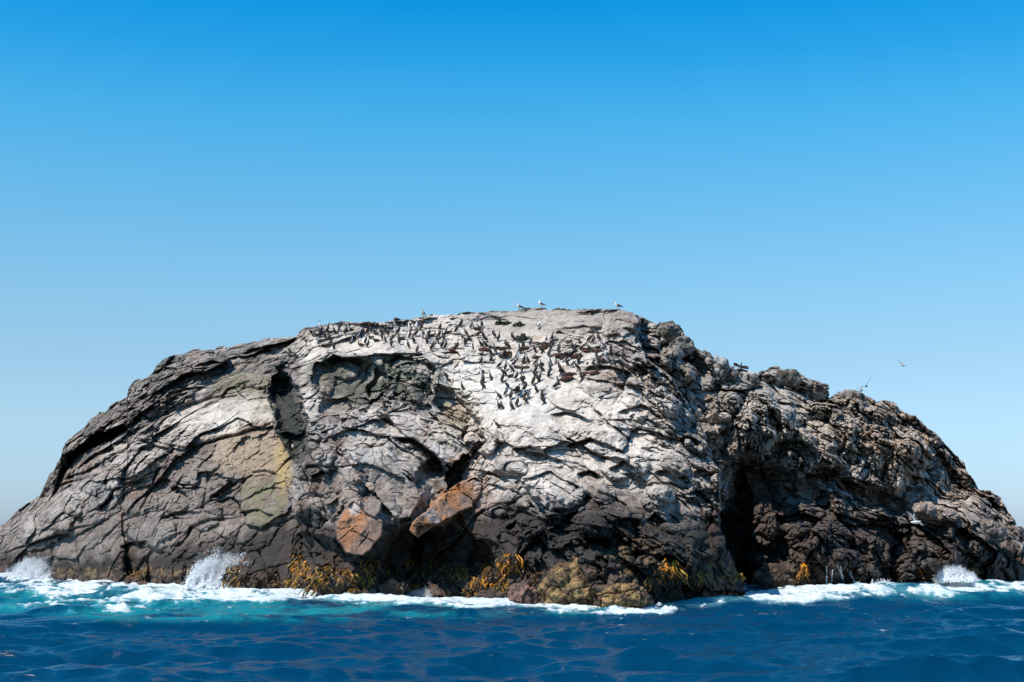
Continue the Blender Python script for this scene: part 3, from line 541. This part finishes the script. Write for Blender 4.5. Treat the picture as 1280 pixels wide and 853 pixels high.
loose_rock(403,650,11,17,.8,18,(.06,.055,.05),(.1,.09,.08),'dark rounded boulder in the shade left of the orange slab')

# ---------------------------------------------------------------- bull kelp along the waterline
def ribbon_mesh(name, strips, mat, cols):
    V, Q, K = [], [], []
    for (pts, side, w), c in zip(strips, cols):
        b = len(V)
        for k, p in enumerate(pts):
            t = k/(len(pts)-1); ww = w*(.45+.55*math.sin(math.pi*min(1, t*1.15+.12)))
            fold = (0, -.25*ww, 0)
            V += [p-side*ww, p+np.array(fold), p+side*ww]; K += [c*(1.15-.75*t)]*3
        for k in range(len(pts)-1):
            for j in (0, 1): Q.append([b+3*k+j, b+3*k+j+1, b+3*k+4+j, b+3*k+3+j])
    return mesh_np(name, np.array(V), np.array(Q), mat, np.clip(np.array(K), 0.004, 1))
M_KELP = material('kelp', attr=True, rough=.45, spec=.4, var=.35, vscale=9)
kr = random.Random(5)
KELP = [(172,722,9,9,1),(265,716,12,9,0),(300,712,9,14,1),(250,722,8,6,0),(345,732,7,7,1),(372,706,6,12,1),(380,722,9,16,1),(366,734,10,9,2),(408,714,9,9,1),(414,728,8,16,1),(432,726,8,14,1),(445,728,7,11,2),(457,738,8,9,2),
        (463,714,8,14,1),(478,734,10,14,0),(490,715,8,10,0),(512,710,9,12,2),(530,722,10,16,0),(545,714,9,12,1),(560,728,12,14,0),(578,722,9,14,1),(597,734,9,12,1),(607,712,8,18,1),(620,728,8,14,0),(635,716,12,20,3),(642,708,10,16,3),(598,728,9,16,3),(612,732,8,12,3),(520,738,9,12,3),(376,716,8,16,3),(628,738,7,12,2),(652,722,7,18,0),
        (827,716,6,9,3),(838,712,7,14,3),(848,722,6,18,2),(857,714,6,9,1),(912,722,8,8,2),(875,722,9,8,1),(1004,716,5,14,3),(1000,722,6,10,1),(1150,716,10,6,1),(1212,714,8,7,2),(1222,716,7,6,1),(505,734,9,12,0),(588,744,10,9,1),(665,730,8,16,0)]
gold = [np.array(c) for c in ((.06,.03,.008), (.26,.12,.012), (.42,.23,.018), (.68,.27,.01))]
names = {0:'dark brown kelp', 1:'golden brown kelp', 2:'yellowish kelp', 3:'bright orange gold kelp'}
def kelp_where(x):
    for lim, w in ((200,'under the brown slabs at far left'),(320,'beside the white spray burst at left'),(400,'on ledge right of the spray burst'),(490,'below the orange slab'),(560,'under the dark hollow right of orange slab'),(610,'below the orange ledge'),(680,'left of the large ochre boulder'),
                   (860,'right of the ochre boulders'),(925,'on rock toe left of black cleft'),(1080,'on squat boulder right of the cleft'),(1180,'on dark boulder left of right spray'),(1400,'right of the right hand spray')):
        if x < lim: return w
ORD = ['first','second','third','fourth','fifth','sixth','seventh','eighth','ninth','tenth','eleventh','twelfth','thirteenth','fourteenth','fifteenth','sixteenth','seventeenth','eighteenth','nineteenth','twentieth']
def ordinal_labels(items, fmt):
    """items: (key, x) -> a label for each, counted from the left among those that share the key"""
    by = {}
    for i, (k, x) in enumerate(items): by.setdefault(k, []).append((x, i))
    r = [None]*len(items)
    for k, l in by.items():
        l.sort()
        for q, (x, i) in enumerate(l): r[i] = fmt(k, q if len(l) > 1 else None)
    return r
for q in range(40):
    x = kr.choice([kr.uniform(240, 400), kr.uniform(380, 690), kr.uniform(400, 640), kr.uniform(800, 925)]); yb = np.interp(x, [240, 400, 490, 560, 690, 740, 800, 925], [730, 742, 742, 736, 746, 752, 748, 738])
    KELP.append((x, yb-kr.uniform(-4, 20), kr.uniform(4, 9), kr.uniform(6, 20), kr.choice([0, 0, 0, 0, 1, 2])))
klab = ordinal_labels([((names[k[4]], kelp_where(k[0])), k[0]) for k in KELP], lambda k, q: f'{k[0]} {k[1]}' + ('' if q is None else f', {ORD[q]} from left'))
for (x, y, w, h, c), lab in zip(KELP, klab):
    o0, _ = surf(x, y-h*.5); m = o0[1]/F; st, cs = [], []
    for i in range(int(14+w*h*.20)):
        a = kr.uniform(-1, 1); p, _ = surf(x+a*w, y-h*.6+kr.uniform(-.5, .5)*h*.9); p = np.clip(p-o0, -.9, .9)
        L = h*m*kr.uniform(.45, 1.15); dx = kr.uniform(-.8, .8)*L; out_ = kr.uniform(.12, .6); pts = []
        for k in range(8):
            t = k/7
            pts.append(p+np.array([dx*t+.13*math.sin(t*7+i)*t, -.05-out_*math.sin(min(1, t*1.6)*math.pi*.5), .05*math.sin(t*math.pi)-L*t**1.15]))
        an = kr.uniform(-.9, .9); st.append((pts, np.array([math.cos(an), math.sin(an)*.6, kr.uniform(-.3, .3)]), kr.uniform(.04, .11)))
        cs.append(gold[c]*kr.uniform(.35, 1.25) if kr.random() > .35 else gold[0]*kr.uniform(.2, .8))
    o = ribbon_mesh('kelp_clump', st, M_KELP, cs); o.location = o0
    tag(o, lab, 'kelp', 'kelp clumps along the waterline')

# ---------------------------------------------------------------- cushion plants on the crest
M_LEAF = material('leaf', attr=True, rough=.7, var=.3, vscale=6)
def cushion(px, py, rx, rz, label):
    o0, _ = surf(px, py); m = o0[1]/F; V, Q, K = [], [], []
    for i in range(int(500+rx*rz*9)):
        d = np.array([kr.gauss(0, 1), kr.gauss(0, 1), abs(kr.gauss(0, 1))]); d /= np.linalg.norm(d); r = kr.uniform(.6, 1)**.4*(1+.25*math.sin(d[0]*7+i % 3))
        c = d*r*np.array([rx*m, rx*m*.6, rz*m*1.3]); u = np.array([kr.gauss(0, 1) for _ in range(3)]); u /= np.linalg.norm(u); v = np.cross(u, d); v /= np.linalg.norm(v)+1e-6
        s_ = kr.uniform(.04, .085); b = len(V); V += [c-u*s_, c-v*s_*.5, c+u*s_, c+v*s_*.5]; Q.append([b, b+1, b+2, b+3])
        K += [np.array([.022, .035, .014])*kr.uniform(.5, 1.6)]*4
    o = mesh_np('cushion_plant', np.array(V), np.array(Q), M_LEAF, np.array(K), smooth=False); o.location = o0
    tag(o, label, 'plant', 'cushion plants on the crest')
cushion(624, 406, 5, 4, 'small dark green cushion plant on the crest, leftmost of the upper pair')
cushion(634, 406, 5, 3.5, 'small dark green cushion plant on the crest, right of the upper pair')
cushion(649, 408, 7, 4, 'wider grey green cushion plant on the crest below the left gulls')
cushion(653, 426, 9, 6, 'largest dark green cushion plant at the top of the bird slope')
cushion(699, 417, 3.5, 2.5, 'tiny round green tuft beside the long grey rock shelf')

# ---------------------------------------------------------------- nests and birds
def loft(path, n=10, squash=1.0):
    """one continuous body: path of (x, z, r [, side squash])"""
    V, Q = [], []; P_ = [np.array([p[0], 0, p[1]]) for p in path]
    for i, p in enumerate(P_):
        t = P_[min(i+1, len(P_)-1)]-P_[max(i-1, 0)]; t = t/(np.linalg.norm(t)+1e-9); s_ = np.array([0, 1, 0]); u = np.cross(t, s_)
        r = path[i][2]; sq = path[i][3] if len(path[i]) > 3 else squash
        for k in range(n):
            a = 2*math.pi*k/n; V.append(p+r*(math.cos(a)*u+math.sin(a)*s_*sq))
    for i in range(len(P_)-1):
        for k in range(n): Q.append([i*n+k, i*n+(k+1) % n, (i+1)*n+(k+1) % n, (i+1)*n+k])
    b = len(V); V += [P_[0], P_[-1]]
    for k in range(n): Q.append([b, (k+1) % n, k, b]); e = (len(P_)-1)*n; Q.append([b+1, e+k, e+(k+1) % n, b+1])
    return V, Q
def join(parts):
    V, Q, K = [], [], []
    for v, q, k in parts:
        b = len(V); V += list(v); Q += [[i+b for i in f] for f in q]; K += list(k)
    return np.array(V), Q, np.array(K)
def poly_mesh(name, V, Q, K, mat):
    me = bpy.data.meshes.new(name); Q = [list(dict.fromkeys(f)) for f in Q]
    me.from_pydata([tuple(v) for v in V], [], Q); me.polygons.foreach_set('use_smooth', [True]*len(Q))
    a = me.color_attributes.new('Col', 'FLOAT_COLOR', 'POINT'); a.data.foreach_set('color', np.concatenate([K, np.ones((len(K), 1))], 1).astype(np.float32).ravel())
    me.materials.append(mat); return me
M_BIRD = material('feathers', attr=True, rough=.55, var=.15, vscale=30)
DK, BR, WH, BILL, LEG = np.array([.018,.017,.017]), np.array([.045,.035,.028]), np.array([.75,.74,.72]), np.array([.35,.22,.06]), np.array([.10,.07,.06])
def leg_part(x, y, z1, col=LEG, r=.014):
    v, q = loft([(0,0,r),(0,z1*.5,r),(0,z1,r*1.8)], 5); v = [a+np.array([x, y, 0]) for a in v]
    w, p = loft([(-.02,.008,.02),(.05,.008,.03),(.09,.006,.012)], 5, 1.4); w = [a+np.array([x, y, 0]) for a in w]
    return [(v, q, [col]*len(v)), (w, p, [col]*len(w))]
def wing_part(root, pts, col, th=.02):
    """a solid wing from a list of (leading, trailing) point pairs"""
    V = []; Q = []
    for l, t in pts:
        l, t = np.array(l, float), np.array(t, float); mid = (l+t)/2+np.array([0, 0, th])
        V += [l, mid, t, (l+t)/2-np.array([0, 0, th*.3])]
    for i in range(len(pts)-1):
        for k in range(4): Q.append([i*4+k, i*4+(k+1) % 4, i*4+4+(k+1) % 4, i*4+4+k])
    Q.append([0, 1, 2, 3]); e = 4*(len(pts)-1); Q.append([e+3, e+2, e+1, e])
    return (V, Q, [col]*len(V))
def corm(pose, front):
    if pose == 'upright': path = [(-.16,.04,.012,2.5),(-.13,.12,.03,1.8),(-.085,.21,.075,1),(-.035,.33,.105),(.0,.44,.11),(.02,.53,.085),(.03,.60,.048),(.035,.67,.034),(.04,.73,.032),(.07,.775,.038),(.11,.78,.032),(.15,.775,.013),(.21,.77,.007)]
    elif pose == 'leaning': path = [(-.30,.12,.012,2.5),(-.22,.18,.03,1.8),(-.14,.24,.07,1),(-.05,.33,.108),(.03,.41,.112),(.11,.49,.085),(.17,.56,.045),(.22,.63,.033),(.27,.69,.033),(.31,.72,.038),(.35,.73,.03),(.39,.73,.013),(.45,.73,.007)]
    elif pose == 'preening': path = [(-.24,.06,.012,2.5),(-.18,.14,.03,1.8),(-.11,.22,.075,1),(-.04,.33,.112),(.01,.43,.118),(.05,.51,.09),(.08,.57,.05),(.08,.62,.036),(.03,.65,.034),(-.03,.63,.038),(-.06,.59,.03),(-.08,.56,.013),(-.11,.50,.007)]
    elif pose == 'sitting': path = [(-.42,.12,.012,2.5),(-.34,.13,.03,1.8),(-.24,.14,.08,1),(-.12,.16,.115),(.02,.18,.12),(.11,.22,.085),(.15,.29,.045),(.15,.36,.034),(.14,.42,.033),(.16,.46,.038),(.20,.465,.03),(.24,.46,.013),(.30,.455,.007)]
    else: path = [(-.24,.06,.012,2.5),(-.18,.14,.03,1.8),(-.11,.22,.075,1),(-.04,.33,.112),(.01,.44,.118),(.05,.53,.09),(.07,.60,.05),(.07,.67,.034),(.09,.73,.032),(.12,.77,.038),(.16,.775,.032),(.2,.77,.013),(.26,.76,.007)]
    v, q = loft(path, 10); n = 10; K = []
    for i in range(len(path)):
        for k in range(n):
            a = 2*math.pi*k/n; c = DK if i > 5 else BR*.6+DK*.4
            if i >= len(path)-2: c = BILL
            if front and 2 <= i <= 7 and math.cos(a) < -.25: c = WH
            K.append(c)
    K += [BR, BILL]; parts = [(v, q, K)]
    # folded wings lying against the body
    if pose != 'wings open':
        body = [np.array([p[0], 0, p[1]]) for p in path]
        for s_ in (-1, 1):
            a, b_, c_ = body[5], body[3], body[1]; r = .112
            off_ = np.array([0, s_*r*.86, 0]); back = np.array([-.05, 0, .015])
            w, p2 = loft([(a[0]-.03, a[2]-.01, .02),(b_[0]-.03, b_[2]+.03, .062),((b_[0]+c_[0])/2-.03, (b_[2]+c_[2])/2+.02, .05),(c_[0]-.02, c_[2]+.01, .012)], 6, .45)
            w = [u+off_*(1 if i < 18 else .45) for i, u in enumerate(w)]; parts.append((w, p2, [BR]*len(w)))
    else:
        for s_ in (-1, 1):
            parts.append(wing_part(0, [((.06, s_*.08, .52), (-.08, s_*.08, .33)), ((.08, s_*.26, .60), (-.06, s_*.27, .34)), ((.03, s_*.46, .62), (-.08, s_*.44, .36)), ((-.02, s_*.60, .52), (-.08, s_*.56, .38))], BR*.8))
    if pose != 'sitting':
        for s_ in (-1, 1): parts += leg_part(-.02, s_*.055, .24)
    V, Q, K = join(parts); return poly_mesh('cormorant', V, Q, K, M_BIRD)
CM = {(p, f): corm(p, f) for p in ('upright', 'leaning', 'preening', 'sitting', 'wings open') for f in (0, 1)}
def full(l, ox, oy, sc): return [(ox+x/sc, oy+y/sc) for x, y in l]
spots = []
spots += full([(250,360),(285,390),(385,345),(515,320),(545,370),(500,350),(620,390),(660,365),(715,345),(740,390),(790,420),(850,355),(790,350),(890,330),(915,365),(955,320),(1025,345),(995,350),(1045,400),(1135,310),(1140,390),(1170,440),(1200,370),(1260,390),(1215,530),(1120,490),(955,470),(885,430),(965,420),(1090,400)], 370, 375, 8)
spots += full([(225,400),(295,370),(330,370),(300,440),(365,430),(395,380),(430,410),(320,510),(345,490),(460,495),(575,495),(550,520),(640,465),(720,510),(690,410),(705,430),(935,385),(810,485),(850,480),(950,540),(895,560),(1080,500),(1060,480),(1200,420),(1205,540),(1110,600),(1175,600),(1240,640),(1275,640),(995,690),(1060,710),(1110,715),(1145,665),(1035,770),(1220,730),(1170,800),(815,780),(460,800),(310,700)], 500, 375, 8)
spots += full([(20,560),(50,150),(15,150),(375,200),(510,190),(680,130),(420,320),(630,390),(585,380),(465,410),(315,560),(305,620),(360,700),(560,480),(490,580),(560,650),(510,790),(350,800),(250,850),(420,850),(740,760),(770,620),(750,410),(820,400),(815,480),(730,230),(730,570),(800,610),(930,400),(1000,380),(1060,470),(930,550),(1030,660),(1100,540),(930,280),(890,130),(960,190),(1110,350),(1150,400),(1180,320),(1250,420),(600,850),(660,840),(850,800),(830,850)], 600, 420, 10.667)
spots += full([(400,300),(440,280),(520,330),(590,320),(560,400),(690,400),(740,380),(800,400),(600,500),(510,170),(540,190),(630,170),(710,190),(770,280),(800,320),(805,150),(885,250),(945,250),(855,160),(900,320),(985,350),(1060,370),(1090,260),(930,360),(190,700),(165,780),(20,720)], 660, 420, 9.143)
spots += full([(90,570),(105,570),(155,570),(190,555),(225,540),(250,520),(85,665),(140,460),(190,490),(130,500),(310,530),(325,500)], 600, 370, 4)
spots += full([(1030,420),(1205,410),(1110,475),(955,370),(545,565),(715,560),(940,515),(970,500),(835,510),(1250,300),(1205,260),(1225,260),(1270,200),(1145,230),(1085,270),(1155,280)], 300, 370, 4)
keep_ = []
for p in spots:
    if all(math.hypot((p[0]-q[0])*1.3, p[1]-q[1]) > 3.6 for q in keep_): keep_.append(p)
br = random.Random(11); birds = []; n_b = 0
while n_b < 66:
    p = (br.uniform(600, 770), br.uniform(424, 492)) if br.random() < .5 else (br.uniform(395, 610), br.uniform(409, 438))
    if p[0] > 700 and p[1] > 462: continue
    if all(math.hypot((p[0]-q[0])*1.2, p[1]-q[1]) > 4.6 for q in keep_): keep_.append(p); n_b += 1
SIT = {(468.75,427.5),(580,433.1),(590,438.75)}
for x, y in keep_:
    r = br.random(); pose = 'upright' if r < .52 else 'leaning' if r < .70 else 'preening' if r < .82 else 'sitting' if r < .955 else 'wings open'
    birds.append([x, y, pose, 1 if br.random() < .2 else 0])
def bird_where(x, y):
    if y > 440 and x < 600: return 'on the rocks around the shaded hollow'
    if y < 445:
        for lim, w in ((436,'at the left end of the white crest'),(468,'on the white crest above the hollow'),(500,'on the crest over the mossy boulders'),(530,'in the crowd just right of the mossy boulders'),(565,'on the crest left of the smooth white slab'),(600,'above the smooth white slab'),(630,'above and right of the smooth white slab'),
                       (660,'below the largest cushion plant'),(690,'under the left end of the grey shelf'),(720,'under the right end of the grey shelf'),(900,'among nests at the colony right end')):
            if x < lim: return w
    if y < 460:
        for lim, w in ((635,'on the upper left of the white slope'),(665,'on the upper middle of the white slope'),(690,'on the upper right of the white slope'),(900,'on the stony slope below the right nests')):
            if x < lim: return w
    if y < 480:
        for lim, w in ((640,'on the middle of the slope at left'),(665,'on the middle of the white slope'),(900,'on the middle of the slope at right')):
            if x < lim: return w
    return 'in the lowest group on the white slope'
PD = {'upright': 'upright', 'leaning': 'forward leaning', 'preening': 'preening', 'sitting': 'sitting', 'wings open': 'open winged'}
FD = {0: 'dark cormorant', 1: 'pale breasted cormorant'}
blab = ordinal_labels([((PD[b[2]], FD[b[3]], bird_where(b[0], b[1])), b[0]) for b in birds], lambda k, q: (f'{k[0]} {k[1]} {k[2]}' if q is None else f'{ORD[q]} {k[0]} {k[1]} from left {k[2]}'))
for (x, y, pose, f), lab in zip(birds, blab):
    p, _ = surf(x, y+.3); o = bpy.data.objects.new('cormorant', CM[(pose, f)]); COL.objects.link(o)
    o.location = p+np.array([0, -.02, -.03]); s_ = br.uniform(1.0, 1.2); o.scale = (s_, s_, s_)
    o.rotation_euler = (0, br.uniform(-.05, .05), br.choice([0, math.pi, br.uniform(0, 6.28)])+br.uniform(-.5, .5))
    tag(o, lab, 'cormorant', 'cormorants resting on the rock')
M_NEST = material('nest_twigs', attr=True, rough=.95, var=.3, vscale=12)
NEST = full([(370,230),(320,262),(750,290),(1060,260),(850,170),(600,170),(1150,580),(40,190),(1260,280)], 600, 420, 10.667)+full([(570,230),(660,180),(450,490),(800,180),(850,280),(180,130),(640,440),(760,430),(480,440)], 660, 420, 9.143)+[(607,438),(629,436),(566,438)]
nl = ordinal_labels([((bird_where(*p),), p[0]) for p in NEST], lambda k, q: 'low reddish brown nest '+k[0]+('' if q is None else f', {ORD[q]} from left'))
for (x, y), lab in zip(NEST, nl):
    p, _ = surf(x, y); V = ICO5[0][:, :].copy() if 0 else ico(4)[0]; T = ico(4)[1]; L = V+x
    r = np.hypot(V[:, 0], V[:, 1]); V = V*np.array([br.uniform(.3, .46), .42, br.uniform(.16, .26)]); V[:, 2] -= .10*np.exp(-(r/.45)**2)*(V[:, 2] > 0)
    V = V*(1+.7*fbm(L*3, 4, 801, .75))[:, None]; n_ = fbm(L*7, 3, 811, .7)
    K = np.array([.085,.038,.028])[None]+(np.array([.26,.15,.11])-np.array([.085,.038,.028]))[None]*sstep(0, .4, n_)[:, None]
    o = mesh_np('nest', V, T, M_NEST, K); o.location = p+np.array([0, 0, .0]); tag(o, lab, 'nest', 'nest mounds on the slope')

# gulls
GD, GG = np.array([.03,.032,.036]), np.array([.25,.26,.27])
def gull_mesh(kind):
    if kind == 'stand':
        path = [(-.34,.20,.012,1.6),(-.24,.22,.035,1.3),(-.12,.25,.085),(0,.30,.105),(.08,.36,.095),(.12,.43,.065),(.13,.49,.05),(.15,.54,.055),(.19,.555,.045),(.23,.545,.015),(.28,.53,.008)]
        v, q = loft(path, 10); K = [BILL*1.3 if i >= 9 else WH for i in range(len(path)) for k in range(10)]+[WH, BILL]; parts = [(v, q, K)]
        for s_ in (-1, 1):
            w, p2 = loft([(.07,.37,.02),(0,.33,.075),(-.14,.28,.06),(-.30,.23,.03),(-.42,.19,.008)], 8, .5); w = [u+np.array([0, s_*.075, .01]) for u in w]; parts.append((w, p2, [GD]*len(w)))
            parts += leg_part(0, s_*.05, .22, np.array([.4,.3,.1]), .01)
    else:
        path = [(-.32,.0,.01,2.5),(-.24,0,.03,1.8),(-.1,0,.075),(.04,.0,.085),(.14,.015,.06),(.19,.03,.045),(.24,.035,.045),(.28,.03,.014),(.33,.02,.007)]
        c = GD if kind == 'dark' else WH; v, q = loft(path, 10); K = [BILL if i >= 7 else (c if kind == 'dark' else WH) for i in range(len(path)) for k in range(10)]+[c, BILL]; parts = [(v, q, K)]
        for s_ in (-1, 1):
            up_ = .32 if kind == 'dark' else .22
            parts.append(wing_part(0, [((.10, s_*.05, .02), (-.10, s_*.05, .01)), ((.15, s_*.28, up_*.5), (-.07, s_*.28, up_*.5)), ((.06, s_*.52, up_*.75), (-.10, s_*.48, up_*.7)), ((-.12, s_*.74, up_), (-.17, s_*.70, up_*.97))], GD if kind == 'dark' else GG, .015))
    V, Q, K = join(parts); return poly_mesh('gull', V, Q, K, M_BIRD)
G = {k: gull_mesh(k) for k in ('stand', 'dark', 'pale')}
def bird_at(name, me, loc, rot, lab, cat, grp=None, sc=1):
    o = bpy.data.objects.new(name, me); COL.objects.link(o); o.location = loc; o.rotation_euler = rot; o.scale = (sc,)*3; tag(o, lab, cat, grp)
for x, y, rz, lab in [(649,388.5,3.3,'white gull with dark wings on the crest, left of the gull pair'),(676,385.5,2.6,'white gull on the flat crest slab, right of the gull pair'),(772,387.5,3.0,'lone white gull with black wing on the highest crag at right'),(529,396.5,4.4,'small white gull on the crest at the left of the other gulls'),
                      (673,412,1.2,'white gull resting just below the crest between the plants'),(363,567,.6,'white gull in the yellow stained gully left of the buttress'),(1077,492.5,4.6,'white gull standing on the low flat boulder at right'),(557,483,4.8,'white gull beside the mossy boulders on the bird slope')]:
    p, _ = surf(x, max(y, ridge[int((x+90)/1510*(NX-1))]+.8)); q = at(x, y, p[1]); bird_at('gull', G['stand'], (p[0], p[1], max(p[2], q[2]) if y < 400 or x > 1000 else p[2]), (0, 0, rz), lab, 'gull', 'gulls standing on the rock', 1.2)
bird_at('gull', G['dark'], at(1083,483,112), (R(-38), R(-10), R(80)), 'dark bird flying with raised wings above the low flat boulder', 'bird', None, 1.05)
bird_at('gull', G['pale'], at(1128,457,118), (R(25), R(5), R(20)), 'pale gull flying high in the sky right of the rock crest', 'gull')
bird_at('gull', G['pale'], at(1145,653,104), (R(30), R(0), R(20)), 'white gull flying low across the dark right flank', 'gull', None, 1.5)
p, _ = surf(924, 467); bird_at('cormorant', CM[('wings open', 0)], p+np.array([0, 0, .1]), (R(15), 0, R(95)), 'brown bird spreading its wings upward on the skyline of right ridge', 'cormorant', None, 1.2)

# ---------------------------------------------------------------- spray thrown up by the surf
M_SPRAY = material('spray', (.88,.91,.93), rough=.9, spec=.2)
def spray(px0, px1, ybase, ytop, n, seed, label, depth=None, lean=0, rmax=.10):
    g = np.random.default_rng(seed); OV, OT = ico(1)
    cx = (px0+px1)/2; p, _ = surf(cx, ybase-4); Yb = (depth or p[1])-.6; o0 = at(cx, ybase, Yb); m = Yb/F
    jets = [(g.uniform(-.85, .6), .15+.85*g.random()**1.8, g.uniform(-.2, .4)) for _ in range(22)]; n = int(n*4.5); rmax = rmax*.8
    V, K = [], []
    for i in range(n):
        j = jets[g.integers(22)]; t = g.random()**1.9; h = t*j[1]
        x = (j[0]+j[2]*t+lean*t*t+g.normal()*.07*(.3+t))*(px1-px0)/2; z = h*(ybase-ytop)*(1-.0*t); r = rmax*(1.15-1.0*t**.6)*g.uniform(.2, 1)+.008
        q = np.array([x*m, g.normal()*.4, z*m+g.normal()*.06]); D = np.array([j[2]*.8, 0, 1.0]); V.append((OV*r*np.array([.8, .8, 1])+(OV[:, 2:3]*r*g.uniform(0, 1.6)*t)*D[None]+q))
    V = np.concatenate(V); T = (OT[None]+np.arange(n)[:, None, None]*len(OV)).reshape(-1, 3)
    o = mesh_np('sea_spray', V, T, M_SPRAY); o.location = o0; tag(o, label, 'spray', kind='stuff')
spray(228, 312, 736, 682, 5200, 1, 'white burst of spray against the rock left of the kelp', lean=.25)
spray(2, 88, 724, 694, 2600, 2, 'low white spray breaking on the far left slabs', lean=.1)
spray(1168, 1222, 726, 704, 2600, 3, 'white burst of spray at the foot of the right flank', depth=108)
spray(1085, 1125, 737, 724, 700, 4, 'small white splash on the swell crest at right', depth=100)
# fine mist hanging in the bursts
M_MIST = bpy.data.materials.new('mist'); M_MIST.use_nodes = True; n = M_MIST.node_tree; n.nodes.remove(n.nodes['Principled BSDF'])
pv = n.nodes.new('ShaderNodeVolumePrincipled'); pv.inputs['Color'].default_value = (.96, .98, 1, 1); tc = n.nodes.new('ShaderNodeTexCoord')
tn = n.nodes.new('ShaderNodeTexNoise'); tn.inputs['Scale'].default_value = 1.1; tn.inputs['Detail'].default_value = 7; tn.inputs['Roughness'].default_value = .7; tn.inputs['Distortion'].default_value = .8
sp_ = n.nodes.new('ShaderNodeVectorMath'); sp_.operation = 'LENGTH'; n.links.new(tc.outputs['Object'], tn.inputs['Vector']); vs = n.nodes.new('ShaderNodeVectorMath'); vs.operation = 'SUBTRACT'; vs.inputs[1].default_value = (.5, .5, 0)
vm_ = n.nodes.new('ShaderNodeVectorMath'); vm_.operation = 'MULTIPLY'; vm_.inputs[1].default_value = (2, 2, 1); n.links.new(tc.outputs['Generated'], vs.inputs[0]); n.links.new(vs.outputs[0], vm_.inputs[0]); n.links.new(vm_.outputs[0], sp_.inputs[0])
m1 = n.nodes.new('ShaderNodeMath'); m1.operation = 'MULTIPLY_ADD'; m1.inputs[1].default_value = -.62; n.links.new(sp_.outputs['Value'], m1.inputs[0]); n.links.new(tn.outputs[0], m1.inputs[2])
m2 = n.nodes.new('ShaderNodeMapRange'); m2.inputs[1].default_value = .02; m2.inputs[2].default_value = .34; m2.inputs[3].default_value = 0; m2.inputs[4].default_value = 9; n.links.new(m1.outputs[0], m2.inputs[0])
n.links.new(m2.outputs[0], pv.inputs['Density']); n.links.new(pv.outputs[0], n.nodes['Material Output'].inputs['Volume'])
def mist(px0, px1, ybase, ytop, label, depth=None):
    cx = (px0+px1)/2; p, _ = surf(cx, ybase-4); Yb = (depth or p[1])-.7; o0 = at(cx, ybase, Yb); m = Yb/F; V, T = ico(4)
    V = V*np.array([(px1-px0)/2*m, .8, (ybase-ytop)*m]); V[:, 2] = np.maximum(V[:, 2], -.4)
    o = mesh_np('sea_spray', V, T, M_MIST); o.location = o0; tag(o, label, 'spray', kind='stuff')
mist(222, 318, 737, 680, 'white spray mist thrown up left of the kelp')
mist(-10, 95, 726, 690, 'low white spray mist at the far left slabs')
mist(1160, 1228, 727, 700, 'white spray mist at the foot of the right flank', depth=108)
mist(500, 560, 745, 728, 'thin white spray below the dark hollow')
# water running off the ledge
M_RUN = material('running_water', (.75,.78,.8), rough=.3, spec=.5)
V, Q = [], []
for x0, dx, y0, y1, w in [(1033,0,707,730,.05),(1050,5,708,732,.06),(1062,9,712,733,.05),(1040,-1,712,728,.03),(1046,9,706,722,.03),(1057,14,709,730,.03)]:
    b = len(V)
    for k in range(14):
        t = k/13; p, _ = surf(x0+dx*t**1.4, y0+(y1-y0)*t); ww = w*(.5+t)*(1+.4*math.sin(k*2.3+x0)); p = p+np.array([0, -.16, 0])
        V += [p+np.array([-ww, .04, 0]), p+np.array([0, -.05, 0]), p+np.array([ww, .04, 0])]
    for k in range(13):
        for j in (0, 1): Q.append([b+3*k+j, b+3*k+j+1, b+3*k+4+j, b+3*k+3+j])
tag(mesh_np('running_water', np.array(V), np.array(Q), M_RUN), 'thin white streams of sea water running off the dark boulder at right', 'water', kind='stuff')
